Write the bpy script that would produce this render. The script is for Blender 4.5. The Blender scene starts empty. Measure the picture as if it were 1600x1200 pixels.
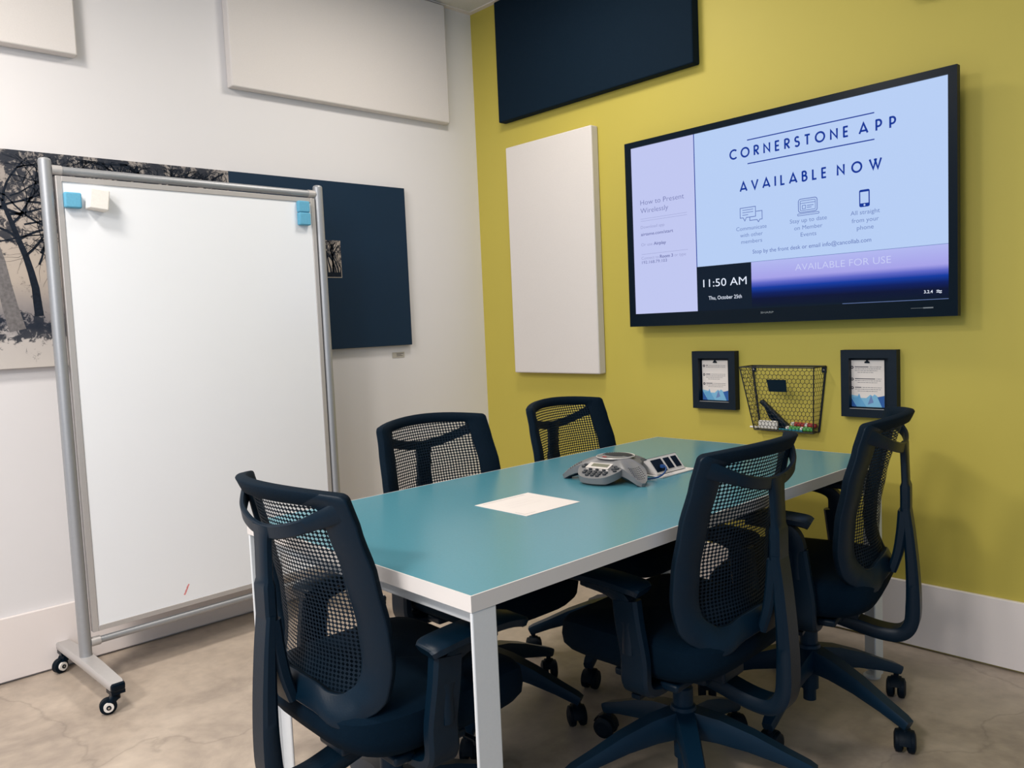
import bpy, math, random
from mathutils import Vector, Matrix
S = bpy.context.scene
COL = S.collection
PI = math.pi

# ---------------------------------------------------------------- camera
cam = bpy.data.cameras.new('camera')
cam.sensor_width = 36.0
cam.lens = 36.0 * 1272.05 / 1600
camo = bpy.data.objects.new('camera', cam)
COL.objects.link(camo)
_r = Vector((0.68402087, 0.72817025, -0.04339975))
_u = Vector((-0.02430323, 0.08221141, 0.99631854))
_f = Vector((-0.72905748, 0.68044792, -0.07393121))
camo.matrix_world = Matrix(((_r.x, _u.x, -_f.x, 3.3946), (_r.y, _u.y, -_f.y, -2.9785), (_r.z, _u.z, -_f.z, 1.2225), (0, 0, 0, 1)))
cam.clip_start = 0.05
S.camera = camo

# ---------------------------------------------------------------- world, lights, exposure
S.view_settings.view_transform = 'Standard'
S.view_settings.look = 'None'
S.view_settings.gamma = 1.0
S.view_settings.exposure = 0.0
S.view_settings.use_curve_mapping = False
W = bpy.data.worlds.new('World'); S.world = W; W.use_nodes = True
W.node_tree.nodes['Background'].inputs[0].default_value = (0.62, 0.95, 1.36, 1)
W.node_tree.nodes['Background'].inputs[1].default_value = 0.32


def area(name, loc, size, energy, color, target=None):
    l = bpy.data.lights.new(name, 'AREA'); l.shape = 'RECTANGLE'
    l.size, l.size_y = size; l.energy = energy; l.color = color
    o = bpy.data.objects.new(name, l); COL.objects.link(o); o.location = loc
    if target is not None:
        o.rotation_euler = (Vector(target) - Vector(loc)).to_track_quat('-Z', 'Y').to_euler()
    return o


area('ceiling_light', (1.05, -0.85, 2.84), (0.35, 0.35), 16, (1.0, 0.93, 0.84))
area('ceiling_light', (1.05, -3.00, 2.84), (0.35, 0.35), 39, (1.0, 0.94, 0.87))
area('ceiling_light', (1.90, -1.00, 2.84), (0.6, 0.30), 3.5, (1.0, 0.92, 0.80))
area('ceiling_light', (2.05, -3.80, 2.84), (0.35, 0.35), 22, (1.0, 0.93, 0.86))
area('ceiling_light', (2.80, -4.70, 2.84), (0.60, 0.35), 100, (1.0, 0.94, 0.88))
area('front_fill_light', (3.0, -4.7, 2.0), (2.2, 1.4), 33, (0.97, 0.98, 1.0), (0.6, -0.6, 1.2))  # added soft fill from behind the camera, no known window there

# ---------------------------------------------------------------- materials


def s2l(c):
    return tuple(((v / 255) / 12.92 if v / 255 <= 0.04045 else ((v / 255 + 0.055) / 1.055) ** 2.4) for v in c)


def mat(name, rgb, rough=0.5, metal=0.0, noise=0.0, scale=30.0, bump=0.0, spec=0.5, detail=4.0):
    m = bpy.data.materials.new(name); m.use_nodes = True
    nt = m.node_tree; b = nt.nodes['Principled BSDF']
    c = (*s2l(rgb), 1)
    b.inputs['Base Color'].default_value = c
    b.inputs['Roughness'].default_value = rough
    b.inputs['Metallic'].default_value = metal
    b.inputs['Specular IOR Level'].default_value = spec
    if noise or bump:
        tc = nt.nodes.new('ShaderNodeTexCoord'); n = nt.nodes.new('ShaderNodeTexNoise')
        n.inputs['Scale'].default_value = scale; n.inputs['Detail'].default_value = detail
        nt.links.new(tc.outputs['Object'], n.inputs['Vector'])
        if noise:
            mx = nt.nodes.new('ShaderNodeMix'); mx.data_type = 'RGBA'; mx.blend_type = 'MULTIPLY'
            mx.inputs['Factor'].default_value = 1.0
            rp = nt.nodes.new('ShaderNodeValToRGB')
            rp.color_ramp.elements[0].position = 0.3; rp.color_ramp.elements[1].position = 0.7
            rp.color_ramp.elements[0].color = (1 - noise, 1 - noise, 1 - noise, 1)
            rp.color_ramp.elements[1].color = (1, 1, 1, 1)
            mx.inputs['A'].default_value = c
            nt.links.new(n.outputs['Fac'], rp.inputs['Fac'])
            nt.links.new(rp.outputs['Color'], mx.inputs['B'])
            nt.links.new(mx.outputs['Result'], b.inputs['Base Color'])
        if bump:
            bp = nt.nodes.new('ShaderNodeBump'); bp.inputs['Strength'].default_value = bump
            bp.inputs['Distance'].default_value = 0.002
            nt.links.new(n.outputs['Fac'], bp.inputs['Height'])
            nt.links.new(bp.outputs['Normal'], b.inputs['Normal'])
    return m


def emis(name, rgb, strength=1.0):
    m = bpy.data.materials.new(name); m.use_nodes = True
    b = m.node_tree.nodes['Principled BSDF']
    b.inputs['Base Color'].default_value = (0.002, 0.002, 0.003, 1)
    b.inputs['Roughness'].default_value = 0.35
    b.inputs['Specular IOR Level'].default_value = 0.06
    b.inputs['Emission Color'].default_value = (*s2l(rgb), 1)
    b.inputs['Emission Strength'].default_value = strength
    return m


M = {}
M['white_wall'] = mat('white_wall_paint', (222, 219, 219), 0.75, noise=0.02, scale=1.5, bump=0.04)
M['green_wall'] = mat('green_wall_paint', (188, 173, 74), 0.6, noise=0.025, scale=2.0, bump=0.04)
M['baseboard'] = mat('baseboard_paint', (232, 223, 219), 0.45, noise=0.02, scale=6)
M['ceiling'] = mat('ceiling_tile', (222, 220, 216), 0.85, noise=0.06, scale=160, bump=0.2)
M['panel_white'] = mat('panel_white_fabric', (218, 212, 208), 0.9, noise=0.05, scale=420, bump=0.15)
M['panel_black'] = mat('panel_black_fabric', (5, 27, 43), 0.85, spec=0.15, noise=0.2, scale=420, bump=0.2)
M['black'] = mat('black_plastic', (2, 25, 41), 0.42, noise=0.12, scale=260, bump=0.12, spec=0.22)
M['black_gloss'] = mat('black_gloss_plastic', (3, 19, 32), 0.3, spec=0.12)
M['black_rubber'] = mat('black_rubber', (3, 18, 30), 0.55, spec=0.15)
M['fabric'] = mat('black_seat_fabric', (3, 23, 38), 0.9, spec=0.08, noise=0.3, scale=500, bump=0.3)
M['rim_fabric'] = mat('black_wrapped_mesh', (4, 25, 40), 0.8, spec=0.12, noise=0.45, scale=420, bump=0.5)
M['base_metal'] = mat('dark_painted_metal', (11, 40, 60), 0.42, spec=0.2, noise=0.05, scale=60)
M['chrome'] = mat('chrome', (200, 200, 200), 0.15, 1.0)
M['alu'] = mat('brushed_aluminium', (168, 170, 174), 0.48, 0.6, noise=0.04, scale=90)
M['silver_paint'] = mat('silver_paint', (190, 186, 184), 0.4, 0.35, noise=0.03, scale=60)
M['tabletop'] = mat('teal_laminate', (78, 138, 154), 0.24, noise=0.05, scale=180, spec=0.55)
M['table_edge'] = mat('pale_edge_band', (212, 207, 204), 0.4)
M['table_leg'] = mat('grey_powder_coat', (212, 214, 216), 0.42, noise=0.03, scale=200)
M['board'] = mat('whiteboard_enamel', (236, 238, 242), 0.22, noise=0.01, scale=4)
M['red_mark'] = mat('red_marker', (225, 140, 140), 0.5)
M['blue_foam'] = mat('blue_foam', (98, 170, 202), 0.85, noise=0.1, scale=160, bump=0.2)
M['white_foam'] = mat('white_foam', (236, 232, 226), 0.85, noise=0.06, scale=160, bump=0.2)
M['paper'] = mat('white_paper', (222, 214, 209), 0.8)
M['grey_ink'] = mat('grey_ink', (120, 118, 122), 0.8)
M['faint_ink'] = mat('faint_ink', (206, 196, 192), 0.8)
M['dark_ink'] = mat('dark_ink', (40, 42, 60), 0.8)
M['phone_grey'] = mat('phone_grey_plastic', (118, 118, 120), 0.42, 0.15, noise=0.05, scale=300)
M['phone_key'] = mat('phone_key', (38, 44, 52), 0.5)
M['phone_silver'] = mat('phone_silver', (214, 208, 204), 0.35, 0.3)
M['lcd'] = mat('lcd_glass', (122, 122, 108), 0.2)
M['red'] = mat('red_plastic', (176, 52, 52), 0.5)
M['green_marker'] = mat('green_plastic', (92, 178, 92), 0.5)
M['white_plastic'] = mat('white_plastic', (232, 226, 220), 0.45)
M['teal_plastic'] = mat('teal_plastic', (24, 120, 140), 0.45)
M['blue_cable'] = mat('blue_cable', (22, 66, 124), 0.5)
M['navy_art'] = mat('navy_print', (4, 38, 62), 0.55, spec=0.3, noise=0.06, scale=3)
M['frame'] = mat('black_frame_wood', (3, 22, 37), 0.5, spec=0.25, noise=0.1, scale=80)
M['wire'] = mat('black_wire', (12, 20, 28), 0.5)
M['light_blue'] = mat('light_blue_print', (122, 180, 214), 0.8)
M['mid_blue'] = mat('mid_blue_print', (96, 160, 204), 0.8)
M['deep_blue'] = mat('deep_blue_print', (38, 92, 164), 0.8)
M['slate_blue'] = mat('slate_blue_print', (104, 130, 182), 0.8)
M['bark'] = mat('print_bark', (30, 38, 50), 0.8, spec=0.12, noise=0.4, scale=90)
M['pale_bark'] = mat('print_pale_bark', (120, 116, 116), 0.8, noise=0.4, scale=90)
M['placard'] = mat('placard_grey', (176, 170, 160), 0.6)


def floor_mat():
    m = bpy.data.materials.new('polished_concrete'); m.use_nodes = True
    nt = m.node_tree; b = nt.nodes['Principled BSDF']; L = nt.links.new
    tc = nt.nodes.new('ShaderNodeTexCoord')
    n1 = nt.nodes.new('ShaderNodeTexNoise'); n1.inputs['Scale'].default_value = 2.6; n1.inputs['Detail'].default_value = 9; n1.inputs['Roughness'].default_value = 0.62
    n1.inputs['Distortion'].default_value = 0.6
    n2 = nt.nodes.new('ShaderNodeTexNoise'); n2.inputs['Scale'].default_value = 22; n2.inputs['Detail'].default_value = 6
    L(tc.outputs['Object'], n1.inputs['Vector']); L(tc.outputs['Object'], n2.inputs['Vector'])
    r1 = nt.nodes.new('ShaderNodeValToRGB')
    e = r1.color_ramp.elements
    e[0].position = 0.3; e[0].color = (*s2l((146, 133, 121)), 1)
    e[1].position = 0.72; e[1].color = (*s2l((196, 181, 165)), 1)
    k = e.new(0.5); k.color = (*s2l((177, 162, 147)), 1)
    L(n1.outputs['Fac'], r1.inputs['Fac'])
    r2 = nt.nodes.new('ShaderNodeValToRGB')
    r2.color_ramp.elements[0].position = 0.3; r2.color_ramp.elements[0].color = (0.86, 0.86, 0.87, 1)
    r2.color_ramp.elements[1].position = 0.65; r2.color_ramp.elements[1].color = (1, 1, 1, 1)
    L(n2.outputs['Fac'], r2.inputs['Fac'])
    # thin hairline cracks
    v = nt.nodes.new('ShaderNodeTexVoronoi'); v.feature = 'DISTANCE_TO_EDGE'; v.inputs['Scale'].default_value = 0.9
    nd = nt.nodes.new('ShaderNodeTexNoise'); nd.inputs['Scale'].default_value = 3.0; nd.inputs['Detail'].default_value = 6
    L(tc.outputs['Object'], nd.inputs['Vector'])
    va = nt.nodes.new('ShaderNodeMix'); va.data_type = 'VECTOR'; va.inputs['Factor'].default_value = 0.35
    L(tc.outputs['Object'], va.inputs['A']); L(nd.outputs['Color'], va.inputs['B']); L(va.outputs['Result'], v.inputs['Vector'])
    r3 = nt.nodes.new('ShaderNodeValToRGB')
    r3.color_ramp.elements[0].position = 0.0; r3.color_ramp.elements[0].color = (0.8, 0.8, 0.8, 1)
    r3.color_ramp.elements[1].position = 0.006; r3.color_ramp.elements[1].color = (1, 1, 1, 1)
    L(v.outputs['Distance'], r3.inputs['Fac'])
    a = nt.nodes.new('ShaderNodeMix'); a.data_type = 'RGBA'; a.blend_type = 'MULTIPLY'; a.inputs['Factor'].default_value = 1
    c = nt.nodes.new('ShaderNodeMix'); c.data_type = 'RGBA'; c.blend_type = 'MULTIPLY'; c.inputs['Factor'].default_value = 1
    L(r1.outputs['Color'], a.inputs['A']); L(r2.outputs['Color'], a.inputs['B'])
    L(a.outputs['Result'], c.inputs['A']); L(r3.outputs['Color'], c.inputs['B'])
    L(c.outputs['Result'], b.inputs['Base Color'])
    b.inputs['Roughness'].default_value = 0.42
    b.inputs['Specular IOR Level'].default_value = 0.4
    return m


M['floor'] = floor_mat()


def mesh_mat():
    """woven mesh: thin slits between dark threads, laid out in the chair's own coordinates"""
    m = bpy.data.materials.new('woven_back_mesh'); m.use_nodes = True
    nt = m.node_tree; b = nt.nodes['Principled BSDF']; L = nt.links.new
    b.inputs['Base Color'].default_value = (*s2l((6, 24, 38)), 1); b.inputs['Roughness'].default_value = 0.7; b.inputs['Specular IOR Level'].default_value = 0.2
    uv = nt.nodes.new('ShaderNodeUVMap')
    sp = nt.nodes.new('ShaderNodeSeparateXYZ'); L(uv.outputs['UV'], sp.inputs[0])

    def mth(op, a, c=None):
        n = nt.nodes.new('ShaderNodeMath'); n.operation = op
        for i, q in enumerate((a, c)):
            if q is None: continue
            if isinstance(q, (int, float)): n.inputs[i].default_value = q
            else: L(q, n.inputs[i])
        return n.outputs[0]
    x = mth('MULTIPLY', sp.outputs[0], 2 * PI / 0.020); z = mth('MULTIPLY', sp.outputs[1], 2 * PI / 0.0175)
    s = mth('MULTIPLY', mth('SINE', mth('ADD', x, z)), mth('SINE', mth('SUBTRACT', x, z)))
    hole = mth('GREATER_THAN', s, 0.10)
    tr = nt.nodes.new('ShaderNodeBsdfTransparent'); mx = nt.nodes.new('ShaderNodeMixShader')
    L(hole, mx.inputs[0]); L(b.outputs[0], mx.inputs[1]); L(tr.outputs[0], mx.inputs[2])
    L(mx.outputs[0], nt.nodes['Material Output'].inputs['Surface'])
    return m


M['mesh'] = mesh_mat()


def forest_mat():
    """ink-wash forest print: speckled dark foliage above, pale ground below"""
    m = bpy.data.materials.new('forest_print'); m.use_nodes = True
    nt = m.node_tree; b = nt.nodes['Principled BSDF']; L = nt.links.new
    b.inputs['Roughness'].default_value = 0.6; b.inputs['Specular IOR Level'].default_value = 0.12
    tc = nt.nodes.new('ShaderNodeTexCoord'); sp = nt.nodes.new('ShaderNodeSeparateXYZ')
    L(tc.outputs['Object'], sp.inputs[0])

    def noise(sc, det, rough=0.6, dist=0.0):
        n = nt.nodes.new('ShaderNodeTexNoise'); n.inputs['Scale'].default_value = sc
        n.inputs['Detail'].default_value = det; n.inputs['Roughness'].default_value = rough; n.inputs['Distortion'].default_value = dist
        L(tc.outputs['Object'], n.inputs['Vector']); return n.outputs['Fac']

    def ramp(src, pts):
        r = nt.nodes.new('ShaderNodeValToRGB'); e = r.color_ramp.elements
        while len(e) < len(pts): e.new(0.5)
        for i, (p, c) in enumerate(pts):
            e[i].position = p; e[i].color = (c, c, c, 1) if isinstance(c, float) else (*s2l(c), 1)
        L(src, r.inputs['Fac']); return r.outputs['Color']

    def mth(op, a, c=None):
        n = nt.nodes.new('ShaderNodeMath'); n.operation = op
        for i, q in enumerate((a, c)):
            if q is None: continue
            if isinstance(q, (int, float)): n.inputs[i].default_value = q
            else: L(q, n.inputs[i])
        return n.outputs[0]
    h = mth('DIVIDE', sp.outputs[2], 0.782)                      # 0 bottom .. 1 top of the print
    hw = mth('ADD', h, mth('MULTIPLY', mth('SUBTRACT', noise(5, 5), 0.5), 0.22))
    back = ramp(hw, [(0.0, (198, 191, 184)), (0.14, (190, 183, 178)), (0.2, (110, 108, 114)), (0.3, (150, 143, 140)), (0.45, (182, 170, 158)), (0.7, (166, 156, 148)), (1.0, (150, 143, 138))])
    dens = ramp(hw, [(0.0, 0.0), (0.11, 0.02), (0.15, 0.62), (0.22, 0.6), (0.28, 0.2), (0.42, 0.16), (0.58, 0.48), (0.8, 0.58), (1.0, 0.60)])
    fine = mth('ADD', mth('MULTIPLY', noise(11, 3), 0.42), mth('MULTIPLY', noise(45, 6, 0.7, 0.8), 0.63))
    k = mth('ADD', fine, mth('MULTIPLY', mth('SUBTRACT', dens, 0.5), 0.34))
    ink = ramp(k, [(0.50, 0.0), (0.56, 0.9), (0.8, 0.97)])
    mx = nt.nodes.new('ShaderNodeMix'); mx.data_type = 'RGBA'
    L(ink, mx.inputs['Factor']); L(back, mx.inputs['A']); mx.inputs['B'].default_value = (*s2l((26, 36, 50)), 1)
    L(mx.outputs['Result'], b.inputs['Base Color'])
    return m


M['forest'] = forest_mat()


def strip_mat():
    """screen banner: pale lilac running through blue to near black, as displayed"""
    m = bpy.data.materials.new('screen_banner'); m.use_nodes = True
    nt = m.node_tree; b = nt.nodes['Principled BSDF']; L = nt.links.new
    b.inputs['Base Color'].default_value = (0.002, 0.002, 0.003, 1); b.inputs['Roughness'].default_value = 0.35
    b.inputs['Specular IOR Level'].default_value = 0.06
    uv = nt.nodes.new('ShaderNodeUVMap'); sp = nt.nodes.new('ShaderNodeSeparateXYZ'); L(uv.outputs['UV'], sp.inputs[0])
    r = nt.nodes.new('ShaderNodeValToRGB'); e = r.color_ramp.elements
    pts = [(0.0, (6, 22, 40)), (0.2, (4, 16, 52)), (0.32, (4, 28, 96)), (0.44, (14, 58, 160)), (0.54, (96, 104, 200)), (0.64, (166, 162, 232)), (1.0, (178, 184, 240))]
    while len(e) < len(pts): e.new(0.5)
    for i, (p, c) in enumerate(pts): e[i].position = p; e[i].color = (*s2l(c), 1)
    L(sp.outputs[1], r.inputs['Fac']); L(r.outputs['Color'], b.inputs['Emission Color'])
    b.inputs['Emission Strength'].default_value = 1.0
    return m


M['scr_strip'] = strip_mat()
M['scr_main'] = emis('screen_pale_blue', (183, 206, 244))
M['scr_side'] = emis('screen_lilac', (192, 199, 240))
M['scr_dark'] = emis('screen_dark', (10, 26, 42))
M['scr_navy'] = emis('screen_navy_text', (10, 52, 150))
M['scr_text'] = emis('screen_grey_blue_text', (112, 134, 190))
M['scr_text2'] = emis('screen_blue_text', (92, 112, 178))
M['scr_faint'] = emis('screen_faint_text', (156, 162, 206))
M['scr_mid'] = emis('screen_mid_text', (112, 118, 172))
M['scr_white'] = emis('screen_white_text', (226, 234, 250))
M['scr_lilac_text'] = emis('screen_lilac_text', (202, 208, 246))
M['brand_grey'] = mat('brand_grey', (120, 128, 134), 0.4)

# ---------------------------------------------------------------- mesh builder


class MB:
    def __init__(s): s.v = []; s.f = []; s.mi = []; s.sm = []; s.uv = {}

    def add(s, vs, fs, mi=0, smooth=False):
        o = len(s.v); s.v += [tuple(p) for p in vs]
        for f in fs: s.f.append(tuple(i + o for i in f)); s.mi.append(mi); s.sm.append(smooth)

    def box(s, lo, hi, mi=0, R=None, c=None):
        x0, y0, z0 = lo; x1, y1, z1 = hi
        p = [Vector(q) for q in ((x0, y0, z0), (x1, y0, z0), (x1, y1, z0), (x0, y1, z0), (x0, y0, z1), (x1, y0, z1), (x1, y1, z1), (x0, y1, z1))]
        if R is not None:
            c = Vector(c) if c is not None else (Vector(lo) + Vector(hi)) / 2
            p = [c + R @ (q - c) for q in p]
        s.add(p, [(0, 3, 2, 1), (4, 5, 6, 7), (0, 1, 5, 4), (1, 2, 6, 5), (2, 3, 7, 6), (3, 0, 4, 7)], mi)

    def prism(s, poly, axis, a, b, mi=0, smooth=False):
        """poly: 2-D points in the two other axes (cyclic order), extruded along axis from a to b"""
        def P(q, t):
            if axis == 'x': return (t, q[0], q[1])
            if axis == 'y': return (q[0], t, q[1])
            return (q[0], q[1], t)
        n = len(poly)
        vs = [P(q, a) for q in poly] + [P(q, b) for q in poly]
        fs = [tuple(range(n))[::-1], tuple(range(n, 2 * n))]
        s.add(vs, fs, mi)
        s.add(vs, [(i, (i + 1) % n, n + (i + 1) % n, n + i) for i in range(n)], mi, smooth)

    def tube(s, path, r, n=12, mi=0, caps=True, rr=None):
        path = [Vector(p) for p in path]; m = len(path); vs = []
        up = None
        for i, p in enumerate(path):
            t = (path[min(i + 1, m - 1)] - path[max(i - 1, 0)]).normalized()
            if up is None:
                up = Vector((0, 0, 1)) if abs(t.z) < 0.9 else Vector((1, 0, 0))
            a = t.cross(up).normalized(); b = a.cross(t).normalized(); up = b
            q = rr[i] if rr else r
            for k in range(n):
                w = 2 * PI * k / n
                vs.append(p + a * q * math.cos(w) + b * q * math.sin(w))
        fs = [(i * n + k, i * n + (k + 1) % n, (i + 1) * n + (k + 1) % n, (i + 1) * n + k) for i in range(m - 1) for k in range(n)]
        s.add(vs, fs, mi, n > 4)
        if caps:
            s.add(vs[:n], [tuple(range(n))], mi); s.add(vs[-n:], [tuple(range(n))[::-1]], mi)

    def lathe(s, prof, c=(0, 0, 0), n=24, mi=0, axis='z'):
        vs = []
        for r, h in prof:
            for k in range(n):
                w = 2 * PI * k / n; x, y = r * math.cos(w), r * math.sin(w)
                p = (x, y, h) if axis == 'z' else ((h, x, y) if axis == 'x' else (y, h, x))
                vs.append((c[0] + p[0], c[1] + p[1], c[2] + p[2]))
        m = len(prof)
        s.add(vs, [(i * n + k, i * n + (k + 1) % n, (i + 1) * n + (k + 1) % n, (i + 1) * n + k) for i in range(m - 1) for k in range(n)], mi, True)
        s.add(vs[:n], [tuple(range(n))[::-1]], mi); s.add(vs[-n:], [tuple(range(n))], mi)

    def sweep(s, path, side, wid, thk, mi=0, smooth=True):
        """rounded-rectangle bar along path; side = constant width direction; wid/thk scalars or lists"""
        path = [Vector(p) for p in path]; m = len(path); vs = []
        side = Vector(side).normalized()
        cs = [(-1, -.55), (-.8, -1), (.8, -1), (1, -.55), (1, .55), (.8, 1), (-.8, 1), (-1, .55)]
        for i, p in enumerate(path):
            t = (path[min(i + 1, m - 1)] - path[max(i - 1, 0)]).normalized()
            sd = (side - t * side.dot(t)).normalized()
            nn = t.cross(sd).normalized()
            w = (wid[i] if isinstance(wid, (list, tuple)) else wid) / 2
            h = (thk[i] if isinstance(thk, (list, tuple)) else thk) / 2
            for a, b in cs: vs.append(p + sd * a * w + nn * b * h)
        n = 8
        s.add(vs, [(i * n + k, i * n + (k + 1) % n, (i + 1) * n + (k + 1) % n, (i + 1) * n + k) for i in range(m - 1) for k in range(n)], mi, smooth)
        s.add(vs[:n], [tuple(range(n))[::-1]], mi); s.add(vs[-n:], [tuple(range(n))], mi)

    def build(s, name, mats, parent=None, root=None, bevel=0.0, seg=2, uvs=None):
        """world-space points; the mesh is stored relative to root (a location) and linked as ONE object"""
        loc = Vector(root) if root is not None else Vector((0, 0, 0))
        me = bpy.data.meshes.new(name)
        me.from_pydata([tuple(Vector(p) - loc) for p in s.v], [], s.f)
        if not isinstance(mats, (list, tuple)): mats = [mats]
        for q in mats: me.materials.append(q)
        me.polygons.foreach_set('material_index', s.mi)
        me.polygons.foreach_set('use_smooth', s.sm)
        if uvs:
            lay = me.uv_layers.new(name='UVMap')
            for l in me.loops: lay.data[l.index].uv = uvs(me.vertices[l.vertex_index].co + loc)
        me.update()
        me.set_sharp_from_angle(angle=0.68)
        o = bpy.data.objects.new(name, me); COL.objects.link(o)
        if parent is not None: o.parent = parent
        else: o.location = loc
        if bevel:
            b = o.modifiers.new('bevel', 'BEVEL'); b.width = bevel; b.segments = seg; b.limit_method = 'ANGLE'; b.angle_limit = 0.6
        return o


def tag(o, label=None, cat=None, group=None, kind=None):
    for k, v in (('label', label), ('category', cat), ('group', group), ('kind', kind)):
        if v: o[k] = v
    return o


def thing(name, loc, label, cat, group=None, rz=0.0):
    o = bpy.data.objects.new(name, None); COL.objects.link(o)
    o.location = loc; o.rotation_euler = (0, 0, rz); o.empty_display_size = 0.1
    return tag(o, label, cat, group)


def rot2(x, y, a): return x * math.cos(a) - y * math.sin(a), x * math.sin(a) + y * math.cos(a)


def lerp(a, b, t): return a + (b - a) * t


def interp(z, pts):
    if z <= pts[0][0]: return pts[0][1]
    for (a, p), (b, q) in zip(pts, pts[1:]):
        if z <= b:
            t = (z - a) / (b - a); t = t * t * (3 - 2 * t) * 0.5 + t * 0.5
            return p + (q - p) * t
    return pts[-1][1]


def smooth_path(pts, n=6):
    """Catmull-Rom through points"""
    P = [Vector(p) for p in pts]; P = [P[0] * 2 - P[1]] + P + [P[-1] * 2 - P[-2]]
    out = []
    for i in range(1, len(P) - 2):
        for k in range(n):
            t = k / n
            out.append(0.5 * ((2 * P[i]) + (P[i + 1] - P[i - 1]) * t + (2 * P[i - 1] - 5 * P[i] + 4 * P[i + 1] - P[i + 2]) * t * t + (3 * P[i] - P[i - 1] - 3 * P[i + 1] + P[i + 2]) * t ** 3))
    out.append(P[-2]); return out


# ---------------------------------------------------------------- the room
CEIL = 2.887


def struct(name, mb, m, **k):
    o = mb.build(name, m, **k); o['kind'] = 'structure'; return o


m = MB(); m.box((-0.15, -5.2, -0.1), (5.2, 0.15, 0.0)); struct('floor', m, M['floor'])
m = MB(); m.box((-0.15, -5.2, CEIL), (5.2, 0.15, CEIL + 0.1)); struct('ceiling', m, M['ceiling'])
m = MB(); m.box((-0.15, -5.2, 0), (0, 0.15, CEIL)); struct('wall_left', m, M['white_wall'])
m = MB(); m.box((0, 0, 0), (5.2, 0.15, CEIL)); struct('wall_back', m, M['green_wall'])
m = MB(); m.box((0, -5.2, 0.008), (0.016, -0.016, 0.2393)); struct('baseboard_left', m, M['baseboard'], bevel=0.002)
m = MB(); m.box((0, -0.016, 0.008), (5.2, 0, 0.2393)); struct('baseboard_back', m, M['baseboard'], bevel=0.002)
m = MB(); m.box((0, -5.2, CEIL - 0.004), (0.03, 0, CEIL)); struct('trim_1', m, M['baseboard'])
m = MB(); m.box((0.03, -0.03, CEIL - 0.004), (5.2, 0, CEIL)); struct('trim_2', m, M['baseboard'])
m = MB(); m.box((0.63, -5.2, CEIL - 0.006), (0.655, -0.03, CEIL)); m.box((1.86, -5.2, CEIL - 0.006), (1.885, -0.03, CEIL)); m.box((3.09, -5.2, CEIL - 0.006), (3.115, -0.03, CEIL))
struct('trim_3', m, M['baseboard'])


# ---------------------------------------------------------------- acoustic panels
def panel_left(y0, y1, z0, z1, label):
    m = MB(); m.box((0.001, y0, z0), (0.05, y1, z1))
    o = m.build('acoustic_panel', M['panel_white'], root=(0.025, (y0 + y1) / 2, z0), bevel=0.006, seg=3)
    return tag(o, label, 'wall panel', 'fabric acoustic panels on the walls')


def panel_back(x0, x1, z0, z1, mm, label):
    m = MB(); m.box((x0, -0.05, z0), (x1, -0.001, z1))
    o = m.build('acoustic_panel', mm, root=((x0 + x1) / 2, -0.025, z0), bevel=0.006, seg=3)
    return tag(o, label, 'wall panel', 'fabric acoustic panels on the walls')


panel_left(-1.3966, -0.2164, 2.275, 2.872, 'wide white fabric acoustic panel high on the white wall, beside the room corner')
panel_left(-3.17, -1.993, 2.2868, 2.882, 'white fabric acoustic panel high on the white wall, above the forest print')
panel_back(0.2416, 1.4312, 2.2596, 2.865, M['panel_black'], 'wide black fabric acoustic panel high on the green wall beside the room corner')
panel_back(2.278, 3.47, 2.2596, 2.865, M['panel_black'], 'black fabric acoustic panel on the green wall above the TV, just a corner showing')
panel_back(0.2836, 0.8672, 0.9656, 2.1244, M['panel_white'], 'tall upright white fabric acoustic panel on the green wall left of the TV')

# ---------------------------------------------------------------- wall art on the white wall
AY0, AY1, AZ0, AZ1, ASPL = -3.3, -0.5177, 1.1384, 1.9204, -1.431
art = thing('wall_art', (0.0, -1.9, AZ0), 'long navy art panel with a monochrome forest print on the white wall behind the whiteboard', 'picture')
R0 = art.location
m = MB(); m.box((0.001, ASPL, AZ0), (0.03, AY1, AZ1)); m.build('navy_panel', M['navy_art'], art, R0, bevel=0.001)
m = MB(); m.box((0.001, AY0, AZ0), (0.03, ASPL, AZ1)); m.build('forest_print', M['forest'], art, R0, bevel=0.001)
m = MB()
rnd = random.Random(5)


def ribbon2(mb, pts, w0, w1, x, mi=0):
    """tapered flat brush stroke on the print, in (y, z)"""
    n = len(pts); vs = []
    for i, (y, z) in enumerate(pts):
        a = pts[max(i - 1, 0)]; b = pts[min(i + 1, n - 1)]
        dy, dz = b[0] - a[0], b[1] - a[1]; l = math.hypot(dy, dz) or 1
        w = lerp(w0, w1, i / (n - 1)) / 2
        vs += [(x, y - dz / l * w, z + dy / l * w), (x, y + dz / l * w, z - dy / l * w)]
    mb.add(vs, [(2 * i, 2 * i + 1, 2 * i + 3, 2 * i + 2) for i in range(n - 1)], mi)


def grow(mb, y, z, ang, ln, w, depth, x, ymax=None, zmax=None):
    ym = ASPL - .01 if ymax is None else ymax; zm = AZ1 - .012 if zmax is None else zmax
    pts = [(y, z)]
    for i in range(5):
        ang += rnd.uniform(-0.22, 0.22)
        y += math.cos(ang) * ln / 5; z += math.sin(ang) * ln / 5
        if z > zm or z < AZ0 + .02 or y > ym or y < AY0 + 0.01: break
        pts.append((y, z))
    if len(pts) < 2: return
    ribbon2(mb, pts, w, w * 0.5, x)
    if depth > 0:
        for k in range(3 if depth > 1 else 2):
            q = pts[rnd.randrange(max(1, len(pts) - 3), len(pts))]
            grow(mb, q[0], q[1], ang + rnd.choice((-1, 1)) * rnd.uniform(0.3, 0.95), ln * rnd.uniform(0.5, 0.75), w * 0.5, depth - 1, x, ymax, zmax)


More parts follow.
